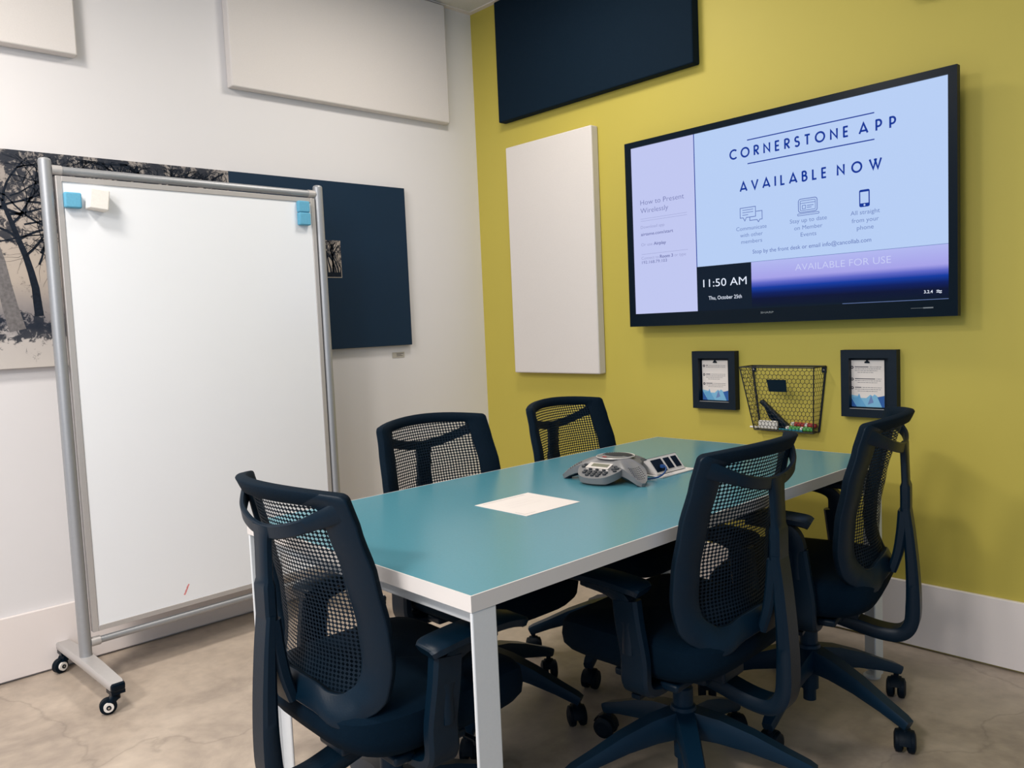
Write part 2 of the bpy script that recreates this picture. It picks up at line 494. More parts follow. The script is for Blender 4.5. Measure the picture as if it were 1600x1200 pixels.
tr1 = [(-2.189, 1.325), (-2.192, 1.38), (-2.194, 1.427), (-2.204, 1.485), (-2.217, 1.543), (-2.235, 1.60), (-2.251, 1.656), (-2.265, 1.70), (-2.274, 1.735)]
ribbon2(m, tr1, 0.03, 0.012, 0.0306)
for (y, z), a in (((-2.217, 1.543), 0.7), ((-2.251, 1.656), 0.9), ((-2.235, 1.60), 0.5), ((-2.274, 1.735), 1.6), ((-2.274, 1.735), 2.2), ((-2.26, 1.69), 0.15), ((-2.24, 1.61), 2.4)):
    grow(m, y, z, a, 0.17, 0.009, 3, 0.0307)
ribbon2(m, [(-2.262, 1.275), (-2.28, 1.36), (-2.292, 1.44), (-2.302, 1.52), (-2.325, 1.62), (-2.35, 1.7)], 0.055, 0.03, 0.0305, 1)
for i in range(46):                                   # further trunks and branches along the print
    y = rnd.uniform(-3.2, -1.5); grow(m, y, rnd.uniform(1.5, 1.82), rnd.uniform(0.2, 2.9), rnd.uniform(0.12, 0.3), rnd.uniform(0.005, 0.011), 3, 0.0307)
for y in (-1.62, -1.85, -2.02, -2.55, -2.8, -3.05):
    grow(m, y, 1.3, 1.57 + rnd.uniform(-.25, .25), 0.45, 0.03, 3, 0.0306)
m.build('tree_drawing', [M['bark'], M['pale_bark']], art, R0)
m = MB(); m.box((0.0302, -1.075, 1.473), (0.0312, -0.905, 1.646)); m.build('inset_picture', M['forest'], art, R0)
m2 = MB()
m2.box((.0313, -1.07, 1.476), (.0314, -.908, 1.498))
for y in (-0.914, -0.922, -0.934, -0.945, -0.955, -0.962, -0.98, -1.01, -1.04): grow(m2, y, 1.49, 1.6, 0.14, 0.009, 2, 0.0315, -.908, 1.643)
m2.build('inset_tree_drawing', M['bark'], art, R0)
pl = thing('placard', (0.0, -0.5875, 1.077), 'small grey caption plate on the white wall under the navy art panel', 'sign')
m = MB(); m.box((0.0005, -0.624, 1.077), (0.003, -0.551, 1.104)); m.build('plate', M['placard'], pl, pl.location)
m = MB()
for z, y1 in ((1.096, -0.556), (1.0905, -0.57), (1.085, -0.562)): m.box((0.003, -0.599, z - .001), (0.0034, y1, z + .001))
m.build('caption_lines', M['dark_ink'], pl, pl.location)

# ---------------------------------------------------------------- lettering


def text_mesh(txt, font_off=0.0, spacing=1.0):
    cu = bpy.data.curves.new('txt', 'FONT'); cu.body = txt; cu.size = 1.0; cu.offset = font_off; cu.space_character = spacing
    cu.resolution_u = 3
    o = bpy.data.objects.new('txt', cu); COL.objects.link(o)
    bpy.context.view_layer.update()
    me = bpy.data.meshes.new_from_object(o.evaluated_get(bpy.context.evaluated_depsgraph_get()))
    vs = [tuple(v.co) for v in me.vertices]; fs = [tuple(p.vertices) for p in me.polygons]
    bpy.data.objects.remove(o); bpy.data.curves.remove(cu); bpy.data.meshes.remove(me)
    return vs, fs


CAP = 0.729


def put_text(mb, txt, x0, x1, zb, cap, y, mi, bold=0.0):
    """lettering on a plane facing -y: from x0 to x1, baseline zb, capital height cap"""
    vs, fs = text_mesh(txt, bold)
    a = min(v[0] for v in vs); b = max(v[0] for v in vs)
    kx = (x1 - x0) / (b - a); kz = cap / CAP
    mb.add([(x0 + (v[0] - a) * kx, y, zb + v[1] * kz) for v in vs], fs, mi)


def stroke(mb, pts, w, y, mi, closed=False):
    """flat ribbon of constant width with mitred joints, points in (x, z)"""
    n = len(pts); L, Rr = [], []
    for i in range(n):
        if closed: a, b = pts[(i - 1) % n], pts[(i + 1) % n]
        else: a, b = pts[max(i - 1, 0)], pts[min(i + 1, n - 1)]
        p = pts[i]
        def un(u, v):
            d = (v[0] - u[0], v[1] - u[1]); l = math.hypot(*d) or 1; return d[0] / l, d[1] / l
        d1 = un(a, p) if a != p else un(p, b); d2 = un(p, b) if b != p else d1
        t = (d1[0] + d2[0], d1[1] + d2[1]); l = math.hypot(*t)
        t = (t[0] / l, t[1] / l) if l > 1e-6 else d1
        nx, nz = -t[1], t[0]
        c = max(0.45, abs(nx * -d1[1] + nz * d1[0]))
        k = w / 2 / c
        L.append((p[0] + nx * k, y, p[1] + nz * k)); Rr.append((p[0] - nx * k, y, p[1] - nz * k))
    vs = L + Rr
    fs = [(i, i + 1, n + i + 1, n + i) for i in range(n - 1)]
    if closed: fs.append((n - 1, 0, n, 2 * n - 1))
    mb.add(vs, fs, mi)


def arc(cx, cz, rx, rz, a0, a1, n=14):
    return [(cx + rx * math.cos(math.radians(lerp(a0, a1, i / n))), cz + rz * math.sin(math.radians(lerp(a0, a1, i / n)))) for i in range(n + 1)]


GL = {
    'C': (0.80, [arc(0.5, 0.5, 0.46, 0.46, 48, 312, 18)]),
    'O': (0.96, [arc(0.48, 0.5, 0.45, 0.46, 0, 360, 24)]),
    'R': (0.56, [[(0.06, 0), (0.06, 1)], [(0.06, 0.96)] + arc(0.26, 0.72, 0.24, 0.24, 90, -90) + [(0.06, 0.48)], [(0.2, 0.48), (0.54, 0.0)]]),
    'N': (0.74, [[(0.06, 0), (0.06, 0.9), (0.68, 0.1), (0.68, 1)]]),
    'E': (0.48, [[(0.06, 0.02), (0.06, 0.98)], [(0.0, 0.955), (0.46, 0.955)], [(0.06, 0.5), (0.42, 0.5)], [(0.0, 0.045), (0.46, 0.045)]]),
    'S': (0.5, [arc(0.25, 0.73, 0.2, 0.225, 30, 270, 12) + arc(0.25, 0.27, 0.22, 0.235, 90, -150, 12)[1:]]),
    'T': (0.56, [[(0.0, 0.955), (0.56, 0.955)], [(0.28, 0), (0.28, 0.96)]]),
    'A': (0.84, [[(0.03, 0), (0.42, 0.94), (0.81, 0)], [(0.14, 0.24), (0.7, 0.24)]]),
    'P': (0.54, [[(0.06, 0), (0.06, 1)], [(0.0, 0.96)] + arc(0.25, 0.67, 0.26, 0.29, 90, -90) + [(0.06, 0.38)]]),
    'V': (0.78, [[(0.03, 1), (0.39, 0.06), (0.75, 1)]]),
    'I': (0.12, [[(0.06, 0), (0.06, 1)]]),
    'L': (0.44, [[(0.06, 1), (0.06, 0.045), (0.44, 0.045)]]),
    'B': (0.56, [[(0.06, 0), (0.06, 1)], [(0.06, 0.96)] + arc(0.24, 0.75, 0.2, 0.21, 90, -90, 10) + [(0.06, 0.54)], [(0.06, 0.54)] + arc(0.26, 0.29, 0.25, 0.25, 90, -90, 10) + [(0.06, 0.04)]]),
    'W': (1.14, [[(0.03, 1), (0.36, 0.08), (0.66, 1)], [(0.5, 1), (0.8, 0.08), (1.11, 1)]]),
}


def headline(mb, word, x0, x1, zb, h, y, mi):
    tot = sum(GL[c][0] for c in word) * h
    gap = (x1 - x0 - tot) / (len(word) - 1)
    x = x0
    for c in word:
        w, ss = GL[c]
        for s in ss:
            cl = len(s) > 3 and abs(s[0][0] - s[-1][0]) < 1e-6 and abs(s[0][1] - s[-1][1]) < 1e-6
            pts = [(x + p[0] * h, zb + p[1] * h) for p in (s[:-1] if cl else s)]
            stroke(mb, pts, 0.185 * h, y, mi, cl)
        x += w * h + gap


# ---------------------------------------------------------------- television
TL, TR_, TB, TT = 1.093, 2.4472, 1.1846, 1.9873
XL, XR, XB, XT = 1.1225, 2.4195, 1.2405, 1.962
tv = thing('television', (1.77, 0, TB), 'large black flat TV on the green wall showing a pale blue announcement screen', 'television')
Rv = tv.location
m = MB()
for a, b in (((TL, -.092, TB), (XL, -.066, TT)), ((XR, -.092, TB), (TR_, -.066, TT)), ((XL, -.092, XT), (XR, -.066, TT)), ((XL, -.092, TB), (XR, -.066, XB))): m.box(a, b)
m.box((XL, -.082, XB), (XR, -.066, XT))
m.build('bezel', M['black_gloss'], tv, Rv)
m = MB(); m.box((1.20, -.067, 1.23), (2.34, -.028, 1.92)); m.build('rear_housing', M['black'], tv, Rv, bevel=0.006)
m = MB(); m.box((1.45, -.03, 1.42), (1.52, -.001, 1.8)); m.box((2.02, -.03, 1.42), (2.09, -.001, 1.8)); m.box((1.45, -.012, 1.55), (2.09, -.001, 1.66))
m.build('wall_bracket', M['black'], tv, Rv)
m = MB(); put_text(m, 'SHARP', 1.738, 1.793, 1.2195, 0.0075, -.0926, 0, 0.01)
m.build('brand_lettering', M['brand_grey'], tv, Rv)
m = MB(); m.box((2.30, -.0926, 1.2145), (2.341, -.0922, 1.2155)); m.box((2.34, -.0926, 1.213), (2.372, -.0922, 1.217))
m.build('status_window', M['brand_grey'], tv, Rv)
mats = [M['scr_main'], M['scr_side'], M['scr_dark'], M['scr_strip'], M['scr_navy'], M['scr_text'], M['scr_faint'], M['scr_mid'], M['scr_white'], M['scr_lilac_text'], M['scr_text2']]
Y0, Y1, Y2, Y3 = -.0840, -.0846, -.0852, -.0856


def quad(mb, x0, x1, z0, z1, y, mi): mb.add([(x0, y, z0), (x1, y, z0), (x1, y, z1), (x0, y, z1)], [(0, 1, 2, 3)], mi)


m = MB()
quad(m, XL, XR, XB, XT, Y0, 2)
quad(m, 1.4495, XR, 1.4225, XT, Y1, 0)
quad(m, XL, 1.4455, XB, XT, Y1, 1)
quad(m, 1.4455, 1.4495, 1.4225, XT, Y1, 4)
quad(m, 1.697, XR, XB + .006, 1.4225, Y1, 3)
quad(m, 1.697, XR, 1.4215, 1.4232, Y2, 5)
quad(m, 2.06, XR, XB + 0.001, XB + .0025, Y2, 5)
# main message
quad(m, 1.691, 2.181, 1.8905, 1.8945, Y2, 4); quad(m, 1.691, 2.181, 1.8005, 1.8045, Y2, 4)
headline(m, 'CORNERSTONE', 1.614, 2.089, 1.830, 0.0365, Y2, 4)
headline(m, 'APP', 2.128, 2.252, 1.830, 0.0365, Y2, 4)
headline(m, 'AVAILABLE', 1.656, 2.007, 1.700, 0.0365, Y2, 4)
headline(m, 'NOW', 2.047, 2.204, 1.700, 0.0365, Y2, 4)
w = 0.0026
stroke(m, [(1.654, 1.635), (1.721, 1.635), (1.721, 1.597), (1.681, 1.597), (1.674, 1.584), (1.667, 1.597), (1.654, 1.597)], w, Y2, 10, True)
stroke(m, [(1.723, 1.6155), (1.749, 1.6155), (1.749, 1.5835), (1.739, 1.5835), (1.733, 1.574), (1.727, 1.5835), (1.696, 1.5835), (1.696, 1.597)], w, Y2, 10)
for z, x1 in ((1.626, 1.711), (1.6165, 1.711), (1.607, 1.689)): stroke(m, [(1.664, z), (x1, z)], 0.0022, Y2, 10)


def rrect(x0, x1, z0, z1, r, n=4):
    o = []
    for cx, cz, a in ((x1 - r, z1 - r, 0), (x0 + r, z1 - r, 90), (x0 + r, z0 + r, 180), (x1 - r, z0 + r, 270)): o += arc(cx, cz, r, r, a, a + 90, n)
    return o


stroke(m, rrect(1.898, 1.971, 1.587, 1.636, .009), w, Y2, 10, True)
stroke(m, rrect(1.905, 1.964, 1.594, 1.629, .003), 0.002, Y2, 10, True)
stroke(m, [(1.905, 1.620), (1.964, 1.620)], 0.002, Y2, 10)
stroke(m, [(1.913, 1.600), (1.926, 1.600), (1.926, 1.612), (1.913, 1.612)], 0.002, Y2, 10, True)
stroke(m, [(1.931, 1.610), (1.957, 1.610)], 0.0022, Y2, 10); stroke(m, [(1.931, 1.603), (1.949, 1.603)], 0.0022, Y2, 10)
stroke(m, rrect(1.894, 1.978, 1.576, 1.5825, .003), 0.002, Y2, 10, True)
q = rrect(2.1255, 2.1625, 1.577, 1.637, .006); m.add([(p[0], Y2, p[1]) for p in q], [tuple(range(len(q)))], 4)
quad(m, 2.1295, 2.1585, 1.590, 1.629, Y3, 0)
q = arc(2.144, 1.5835, .0035, .0035, 0, 330, 11); m.add([(p[0], Y3, p[1]) for p in q], [tuple(range(len(q)))], 0)
T = lambda s, a, b, z, cap, mi, bold=0.0: put_text(m, s, a, b, z, cap, Y2, mi, bold)
T('Communicate', 1.635, 1.767, 1.548, 0.0158, 5); T('with other', 1.652, 1.750, 1.522, 0.0158, 5); T('members', 1.656, 1.747, 1.4965, 0.0158, 5)
T('Stay up to date', 1.863, 2.007, 1.551, 0.0158, 5); T('on Member', 1.880, 1.990, 1.5245, 0.0158, 5); T('Events', 1.905, 1.966, 1.4985, 0.0158, 5)
T('All straight', 2.094, 2.197, 1.552, 0.0158, 5); T('from your', 2.098, 2.193, 1.525, 0.0158, 5); T('phone', 2.116, 2.175, 1.499, 0.0158, 5)
T('Stop by the front desk or email info@cancollab.com', 1.705, 2.166, 1.454, 0.0158, 10)
T('AVAILABLE FOR USE', 1.881, 2.233, 1.3745, 0.026, 9, -0.012)
T('11:50 AM', 1.476, 1.676, 1.3375, 0.0325, 8, 0.0); T('Thu, October 25th', 1.500, 1.653, 1.2845, 0.0155, 8, 0.003)
T('3.2.4', 2.340, 2.368, 1.2635, 0.0105, 8, 0.012)
for dz in (0.0, 0.0055): stroke(m, [(2.380 + i * .002, 1.2645 + dz + .0016 * math.sin(i / 8 * 2 * PI)) for i in range(9)], 0.0026, Y2, 8)
T('How to Present', 1.166, 1.393, 1.712, 0.0225, 7, -0.008); T('Wirelessly', 1.165, 1.312, 1.677, 0.0225, 7, -0.008)
for z in (1.6525, 1.643, 1.4995): quad(m, 1.164, 1.406, z - .0007, z + .0007, Y2, 6)
T('Download app', 1.164, 1.290, 1.6105, 0.0135, 6); T('airtame.com/start', 1.164, 1.334, 1.580, 0.0135, 7, 0.012)
T('Or use', 1.164, 1.224, 1.535, 0.0135, 6); T('Airplay', 1.231, 1.296, 1.535, 0.0135, 7, 0.02)
T('Connect to', 1.163, 1.256, 1.4765, 0.0135, 6); T('Room 3', 1.262, 1.330, 1.4765, 0.0135, 7, 0.02); T('or type', 1.337, 1.395, 1.4765, 0.0135, 6)
T('192.168.79.103', 1.165, 1.298, 1.458, 0.0135, 7, 0.0)
m.build('screen', mats, tv, Rv, uvs=lambda p: (p.x - 1.697, (p.z - XB) / (1.4225 - XB)))


# ---------------------------------------------------------------- framed notices
def notice(x0, x1, z0, z1, px0, px1, pz0, pz1, rows, label):
    t = thing('picture_frame', ((x0 + x1) / 2, 0, z0), label, 'picture frame', 'framed notices on the green wall')
    R = t.location; w = 0.030; d = -0.034
    m = MB()
    for a, b in (((x0, d, z0), (x0 + w, -.001, z1)), ((x1 - w, d, z0), (x1, -.001, z1)), ((x0 + w, d, z1 - w), (x1 - w, -.001, z1)), ((x0 + w, d, z0), (x1 - w, -.001, z0 + w))): m.box(a, b)
    m.build('frame', M['frame'], t, R)
    m = MB(); m.box((x0 + w, -.006, z0 + w), (x1 - w, -.001, z1 - w)); m.build('backing_board', M['frame'], t, R)
    m = MB(); m.box((px0, -.0105, pz0), (px1, -.0095, pz1), 0)
    y = -.0108; W_, H = px1 - px0, pz1 - pz0
    P = lambda u, v: (px0 + u * W_, y, pz0 + v * H)
    def poly(pts, mi, dy=0.0): m.add([(q[0], q[1] + dy, q[2]) for q in (P(*p) for p in pts)], [tuple(range(len(pts)))], mi)
    poly([(0, 0), (1, 0), (1, .25), (.83, .215), (.72, .275), (.66, .235), (.6, .265), (.48, .19), (.32, .19), (.27, .285), (.24, .23), (.0, .26)], 1)
    poly([(0, 0), (.2, 0), (0, .235)], 3, -.0002); poly([(1, 0), (.93, 0), (.8, .215), (1, .25)], 3, -.0002)
    poly([(.2, 0), (.48, 0), (.32, .19), (.27, .285), (.22, .2), (.06, .2)], 2, -.0001)
    poly([(.52, .05), (.69, .10), (.62, .255)], 4, -.0002)
    for (v, n, wl) in rows:
        q = arc(px0 + .075 * W_, pz0 + v * H, .0055, .0055, 0, 345, 15); m.add([(p[0], y, p[1]) for p in q], [tuple(range(len(q)))], 5)
        q = arc(px0 + .075 * W_, pz0 + v * H, .0022, .0022, 0, 330, 11); m.add([(p[0], y - .0002, p[1]) for p in q], [tuple(range(len(q)))], 0)
        for k in range(n):
            z = pz0 + (v + .012 - k * .04) * H
            a = .15 + (.08 if k == n - 1 and n > 2 else 0); b = (.92, .9, .8, .7)[k] * 1.0
            if k == 0: quad(m, px0 + a * W_, px0 + wl * W_, z - .0014, z + .0014, y, 5); a = wl + .03
            xx = a
            while xx < b:
                l = 0.03 + 0.05 * ((xx * 37.7 + k * 3.1) % 1)
                quad(m, px0 + xx * W_, px0 + min(b, xx + l) * W_, z - .0009, z + .0009, y, 6); xx += l + .014
    m.build('notice_sheet', [M['paper'], M['light_blue'], M['mid_blue'], M['deep_blue'], M['slate_blue'], M['dark_ink'], M['grey_ink']], t, R)
    cx = px0 + .52 * W_
    m = MB(); m.prism([(cx - .0095, pz1 - .010), (cx + .0095, pz1 - .010), (cx + .007, pz1 - .004), (cx + .003, pz1 - .003), (cx + .003, pz1 + .003), (cx - .003, pz1 + .003), (cx - .003, pz1 - .003), (cx - .007, pz1 - .004)], 'y', -.0155, -.0109)
    m.build('clip', M['black_gloss'], t, R)
    m = MB(); m.box((px0 - .004, -.030, z0 + w), (px1 + .012, -.026, z0 + w + .0015)); m.build('ledge_highlight', M['silver_paint'], t, R)  # pale strip stands in for the highlight along the inner bottom ledge


notice(1.375, 1.582, 0.827, 1.0705, 1.410, 1.535, 0.862, 1.031, [(.86, 2, .24), (.64, 4, .32), (.41, 3, .4)], 'left of the two small black framed notices under the TV, left of the wire basket')
notice(2.0265, 2.228, 0.826, 1.072, 2.050, 2.176, 0.862, 1.0335, [(.845, 4, .55), (.59, 3, .74), (.405, 3, .34)], 'right of the two small black framed notices under the TV, right of the wire basket')

# ---------------------------------------------------------------- wire basket
bk = thing('wire_basket', (1.80, 0, 0.755), 'black wire mesh basket hanging on the green wall holding markers', 'basket')
Rb = bk.location
t0 = [(1.645, -.004), (1.955, -.004), (1.955, -.10), (1.645, -.10)]
b0 = [(1.675, -.004), (1.924, -.004), (1.924, -.05), (1.675, -.05)]
ZT, ZB = 1.010, 0.756
m = MB()
for i in range(4):
    j = (i + 1) % 4
    m.tube([(*t0[i], ZT), (*t0[j], ZT)], .0028, 6); m.tube([(*b0[i], ZB), (*b0[j], ZB)], .0024, 6); m.tube([(*b0[i], ZB), (*t0[i], ZT)], .0024, 6)
for i in (0, 1): m.sweep([(b0[i][0], -.003, ZB), (t0[i][0], -.003, ZT)], (1, 0, 0), .008, .003)
m.build('basket_frame', M['wire'], bk, Rb)
m = MB()


def hexface(A, B, C, D, nx, nz):
    """chicken wire across the quad A(bottom left) B(bottom right) C(top right) D(top left)"""
    A, B, C, D = map(Vector, (A, B, C, D))
    def P(u, v): return (A * (1 - u) + B * u) * (1 - v) + (D * (1 - u) + C * u) * v
    nrm = (B - A).cross(D - A).normalized(); r = .00105
    def seg(p, q):
        if not (-1e-6 <= p[1] <= 1 + 1e-6 and -1e-6 <= q[1] <= 1 + 1e-6): return
        p = (min(max(p[0], 0), 1), p[1]); q = (min(max(q[0], 0), 1), q[1])
        if p == q: return
        a, b = P(*p), P(*q); d = (b - a).cross(nrm)
        if d.length < 1e-7: return
        d = d.normalized() * r; e = nrm * r
        m.add([a + d, a - d, a + e, b + d, b - d, b + e], [(0, 1, 4, 3), (1, 2, 5, 4), (2, 0, 3, 5)])
    for j in range(nz + 1):
        for i in range(nx + 1):
            o = .5 if j % 2 else 0
            x = (i + o) / nx; y0 = j / nz; h = 1 / nz
            seg((x, y0 + h * .33), (x, y0 + h))
            seg((x, y0 + h), (x + .5 / nx, y0 + h * 1.33)); seg((x, y0 + h), (x - .5 / nx, y0 + h * 1.33))


f3 = lambda p, z: (*p, z)
hexface(f3(b0[3], ZB), f3(b0[2], ZB), f3(t0[2], ZT), f3(t0[3], ZT), 17, 16)
hexface(f3(b0[0], ZB), f3(b0[3], ZB), f3(t0[3], ZT), f3(t0[0], ZT), 5, 16)
hexface(f3(b0[2], ZB), f3(b0[1], ZB), f3(t0[1], ZT), f3(t0[2], ZT), 5, 16)
hexface(f3(b0[0], ZB), f3(b0[1], ZB), f3(b0[2], ZB), f3(b0[3], ZB), 16, 3)
m.build('wire_mesh', M['wire'], bk, Rb)
m = MB(); m.add([(1.757, -.0905, .962), (1.838, -.0905, .962), (1.836, -.0805, .914), (1.761, -.0805, .914), (1.757, -.0925, .962), (1.838, -.0925, .962), (1.836, -.0825, .914), (1.761, -.0825, .914)],
               [(0, 1, 2, 3), (7, 6, 5, 4), (0, 4, 5, 1), (1, 5, 6, 2), (2, 6, 7, 3), (3, 7, 4, 0)]); m.build('label_plate', M['black'], bk, Rb)
for x in (1.652, 1.948):
    m = MB(); m.box((x - .009, -.005, .985), (x + .009, -.001, 1.008)); mm = m.build('hanging_tab', M['black'], bk, Rb)
    n = MB(); n.lathe([(.0035, -.0065), (.0035, -.005)], (x, 0, .996), 12, axis='y'); n.build('screw', M['chrome'], mm, Rb)

m = MB(); m.box((1.688, -.0445, .7595), (1.771, -.030, .7935))
tag(m.build('whiteboard_eraser', M['white_foam'], root=(1.73, -.037, .7595), bevel=.006, seg=3), 'white block eraser standing in the wire basket at the lower left', 'eraser')
a, b = Vector((1.690, -.016, .868)), Vector((1.806, -.016, .766))
t = thing('board_wiper', (1.806, -.016, .766), 'long black handled wiper leaning diagonally in the wire basket', 'wiper')
m = MB(); m.sweep([a, b], (0, 1, 0), .020, .016); m.build('handle', M['black'], t, t.location)
d = (b - a).normalized(); nn = Vector((d.z, 0, -d.x)); nn = nn if nn.z < 0 else -nn
m = MB(); m.add([a + d * .02 + nn * .006 + Vector((0, s, 0)) for s in (-.004, .004)] + [b + nn * .006 + Vector((0, s, 0)) for s in (-.004, .004)] + [Vector((1.77, s - .016, .762)) for s in (-.004, .004)] + [Vector((1.725, s - .016, .800)) for s in (-.004, .004)],
                [(0, 2, 4, 6), (7, 5, 3, 1), (0, 1, 3, 2), (2, 3, 5, 4), (4, 5, 7, 6), (6, 7, 1, 0)]); m.build('felt_pad', M['fabric'], t, t.location)


def marker(p, q, body, capm, label, r=.0085):
    p, q = Vector(p), Vector(q); t = thing('marker_pen', p, label, 'marker')
    d = q - p
    m = MB(); m.tube([p + d * .08, p + d * .66], r, 14); m.build('barrel', M['white_plastic'], t, p)
    m = MB(); m.tube([p + d * .14, p + d * .56], r * 1.02, 14); m.build('label_wrap', body, t, p)
    m = MB(); m.tube([p + d * .66, p + d * .97, q], r, 14, rr=[r * 1.08, r * 1.02, r * .7]); m.build('cap', capm, t, p)
    m = MB(); m.tube([p, p + d * .08], r, 14, rr=[r * .8, r * .95]); m.build('end_plug', M['white_plastic'], t, p)


marker((1.818, -.0155, .783), (1.921, -.0155, .780), M['red'], M['red'], 'red capped white marker pen lying at the bottom right of the wire basket')
marker((1.806, -.0345, .768), (1.914, -.0345, .768), M['green_marker'], M['green_marker'], 'green and white marker pen lying in front of the red one in the wire basket')
m = MB(); m.tube([(1.652, -.040, .7640), (1.686, -.0395, .7640)], .0042, 10)
tag(m.build('pen_stub', M['white_plastic'], root=(1.67, -.04, .764)), 'white pen tip poking out of the lower left end of the wire basket', 'pen')
m = MB(); m.tube([(1.778, -.040, .7625), (1.88, -.0475, .7615)], .0036, 10)
tag(m.build('teal_pen', M['teal_plastic'], root=(1.82, -.04, .76)), 'thin teal pen lying along the bottom of the wire basket', 'pen')

# ---------------------------------------------------------------- mobile whiteboard (local frame turned slightly off the wall)
WBX, WBY, WBA, WBW = 0.2851, -2.1945, 0.0362, 1.0599
wb = thing('whiteboard', (WBX, WBY, 0), 'large blank rolling whiteboard in a silver tube frame by the white wall', 'whiteboard', rz=WBA)
Z = (0, 0, 0)
for y in (0, WBW):
    m = MB(); m.tube([(0, y, .095), (0, y, 1.842)], .0205, 20); m.lathe([(.0205, 0), (.017, .006), (.008, .009)], (0, y, 1.842), 20)
    p = m.build('post', M['alu'], wb, Z)
    for z in (0.160, 1.812):
        n = MB(); n.tube([(0, y + (.018 if y == 0 else -.018), z), (0, y + (.05 if y == 0 else -.05), z)], .0165, 14); n.build('fitting', M['silver_paint'], p, Z)
    n = MB()
    n.lathe([(.006, -.008), (.004, 0)], (0.02, y, .21), 10, axis='x')
    n.build('bolt', M['silver_paint'], p, Z)
    m = MB()
    m.sweep([(-.27, y, .09), (-.255, y, .092), (-.1, y, .098), (0, y, .1), (.1, y, .098), (.285, y, .092), (.30, y, .09)], (0, 1, 0), [.042, .05, .056, .058, .056, .05, .042], [.024, .03, .034, .034, .034, .03, .026])
    ft = m.build('foot', M['silver_paint'], wb, Z)
    n = MB(); n.sweep([(.298, y, .091), (.306, y, .0895), (.309, y, .089)], (0, 1, 0), [.046, .042, .030], [.029, .026, .016]); n.build('end_cap', M['black_gloss'], ft, Z)
    for x, s in ((-.235, -1), (.278, 1)):
        m = MB()
        m.box((x - .024, y - .022, .066), (x + .024, y + .022, .078)); m.lathe([(.013, .046), (.013, .07)], (x, y, 0), 12)
        wa = math.radians(-14 if s > 0 else 200)                       # wheel axle direction
        ax = Vector((math.cos(wa), math.sin(wa), 0)); tr = Vector((math.sin(wa), -math.cos(wa), 0)) * (1 if s > 0 else -1)
        wc = Vector((x, y, .027)) + tr * .026
        m.sweep([Vector((x, y, .058)) , Vector((x, y, .050)) + tr * .010, Vector((x, y, .036)) + tr * .022, wc + Vector((0, 0, -.004))], ax, [.030, .036, .038, .036], [.026, .024, .018, .012])
        c = m.build('caster_fork', M['black_gloss'], ft, Z)

        def disc(rs, name, mm):
            k = MB(); nn = 22; vs = []
            for r, h in rs:
                for q in range(nn):
                    b = 2 * PI * q / nn; vs.append(wc + ax * h + (tr * math.cos(b) + Vector((0, 0, 1)) * math.sin(b)) * r)
            k.add(vs, [(i * nn + q, i * nn + (q + 1) % nn, (i + 1) * nn + (q + 1) % nn, (i + 1) * nn + q) for i in range(len(rs) - 1) for q in range(nn)], 0, True)
            k.add(vs[:nn], [tuple(range(nn))[::-1]]); k.add(vs[-nn:], [tuple(range(nn))])
            k.build(name, mm, ft, Z)
        disc([(.020, -.012), (.0265, -.010), (.0265, .010), (.020, .012)], 'wheel', M['black_rubber'])
        disc([(.0155, -.0205), (.0155, .0205)], 'hub_cap', M['white_plastic'])
        disc([(.0075, -.0225), (.0075, .0225)], 'axle_cover', M['black_gloss'])
        disc([(.0035, -.0232), (.0035, .0232)], 'axle_bolt', M['chrome'])
for z, nm, r in ((1.812, 'top_rail', .0145), (.160, 'bottom_rail', .0125)):
    m = MB(); m.tube([(0, .018, z), (0, WBW - .018, z)], r, 16); m.build(nm, M['alu'], wb, Z)
BY0, BY1, BZ0, BZ1 = .026, WBW - .026, .196, 1.792
m = MB(); w = .019
for a, b in (((-.012, BY0, BZ0), (.014, BY0 + w, BZ1)), ((-.012, BY1 - w, BZ0), (.014, BY1, BZ1)), ((-.012, BY0 + w, BZ1 - w), (.014, BY1 - w, BZ1)), ((-.012, BY0 + w, BZ0), (.014, BY1 - w, BZ0 + w))): m.box(a, b)
m.build('board_frame', M['silver_paint'], wb, Z, bevel=.0012)
m = MB(); m.box((-.009, BY0 + w, BZ0 + w), (.010, BY1 - w, BZ1 - w))
for k in range(3): m.add([(.0102, .355 + k * .006, .243 + k * .012), (.0102, .361 + k * .006, .240 + k * .012), (.0102, .369 + k * .006, .254 + k * .012), (.0102, .364 + k * .006, .256 + k * .012)], [(0, 1, 2, 3)], 1)
m.build('writing_surface', [M['board'], M['red_mark']], wb, Z)


def eraser(y0, y1, z0, z1, d, mm, label, tilt=0.0, cat='eraser'):
    """block on the board face; y along the board in world, converted to the turned board plane"""
    yc, zc = (y0 + y1) / 2, (z0 + z1) / 2
    s = (yc - WBY)
    x = WBX - s * math.sin(WBA) + .0145
    R = Matrix.Rotation(WBA, 3, 'Z') @ Matrix.Rotation(tilt, 3, 'X')
    m = MB(); m.box((x - .004, y0, z0), (x - .004 + d, y1, z1), R=R, c=(x - .004, yc, zc))
    o = m.build('board_eraser', mm, root=(x, yc, zc), bevel=.005, seg=3)
    return tag(o, label, cat, 'magnetic erasers on the whiteboard')


eraser(-2.149, -2.095, 1.684, 1.737, .022, M['blue_foam'], 'square blue eraser at the upper left of the whiteboard beside the white one')
eraser(-2.078, -2.012, 1.680, 1.752, .045, M['white_foam'], 'tilted white block eraser at the upper left of the whiteboard', -0.12)
eraser(-1.250, -1.196, 1.7275, 1.775, .022, M['blue_foam'], 'blue eraser at the upper right of the whiteboard, the upper of the stacked two')
eraser(-1.250, -1.196, 1.674, 1.7265, .024, M['blue_foam'], 'blue eraser at the upper right of the whiteboard, the lower of the stacked two')

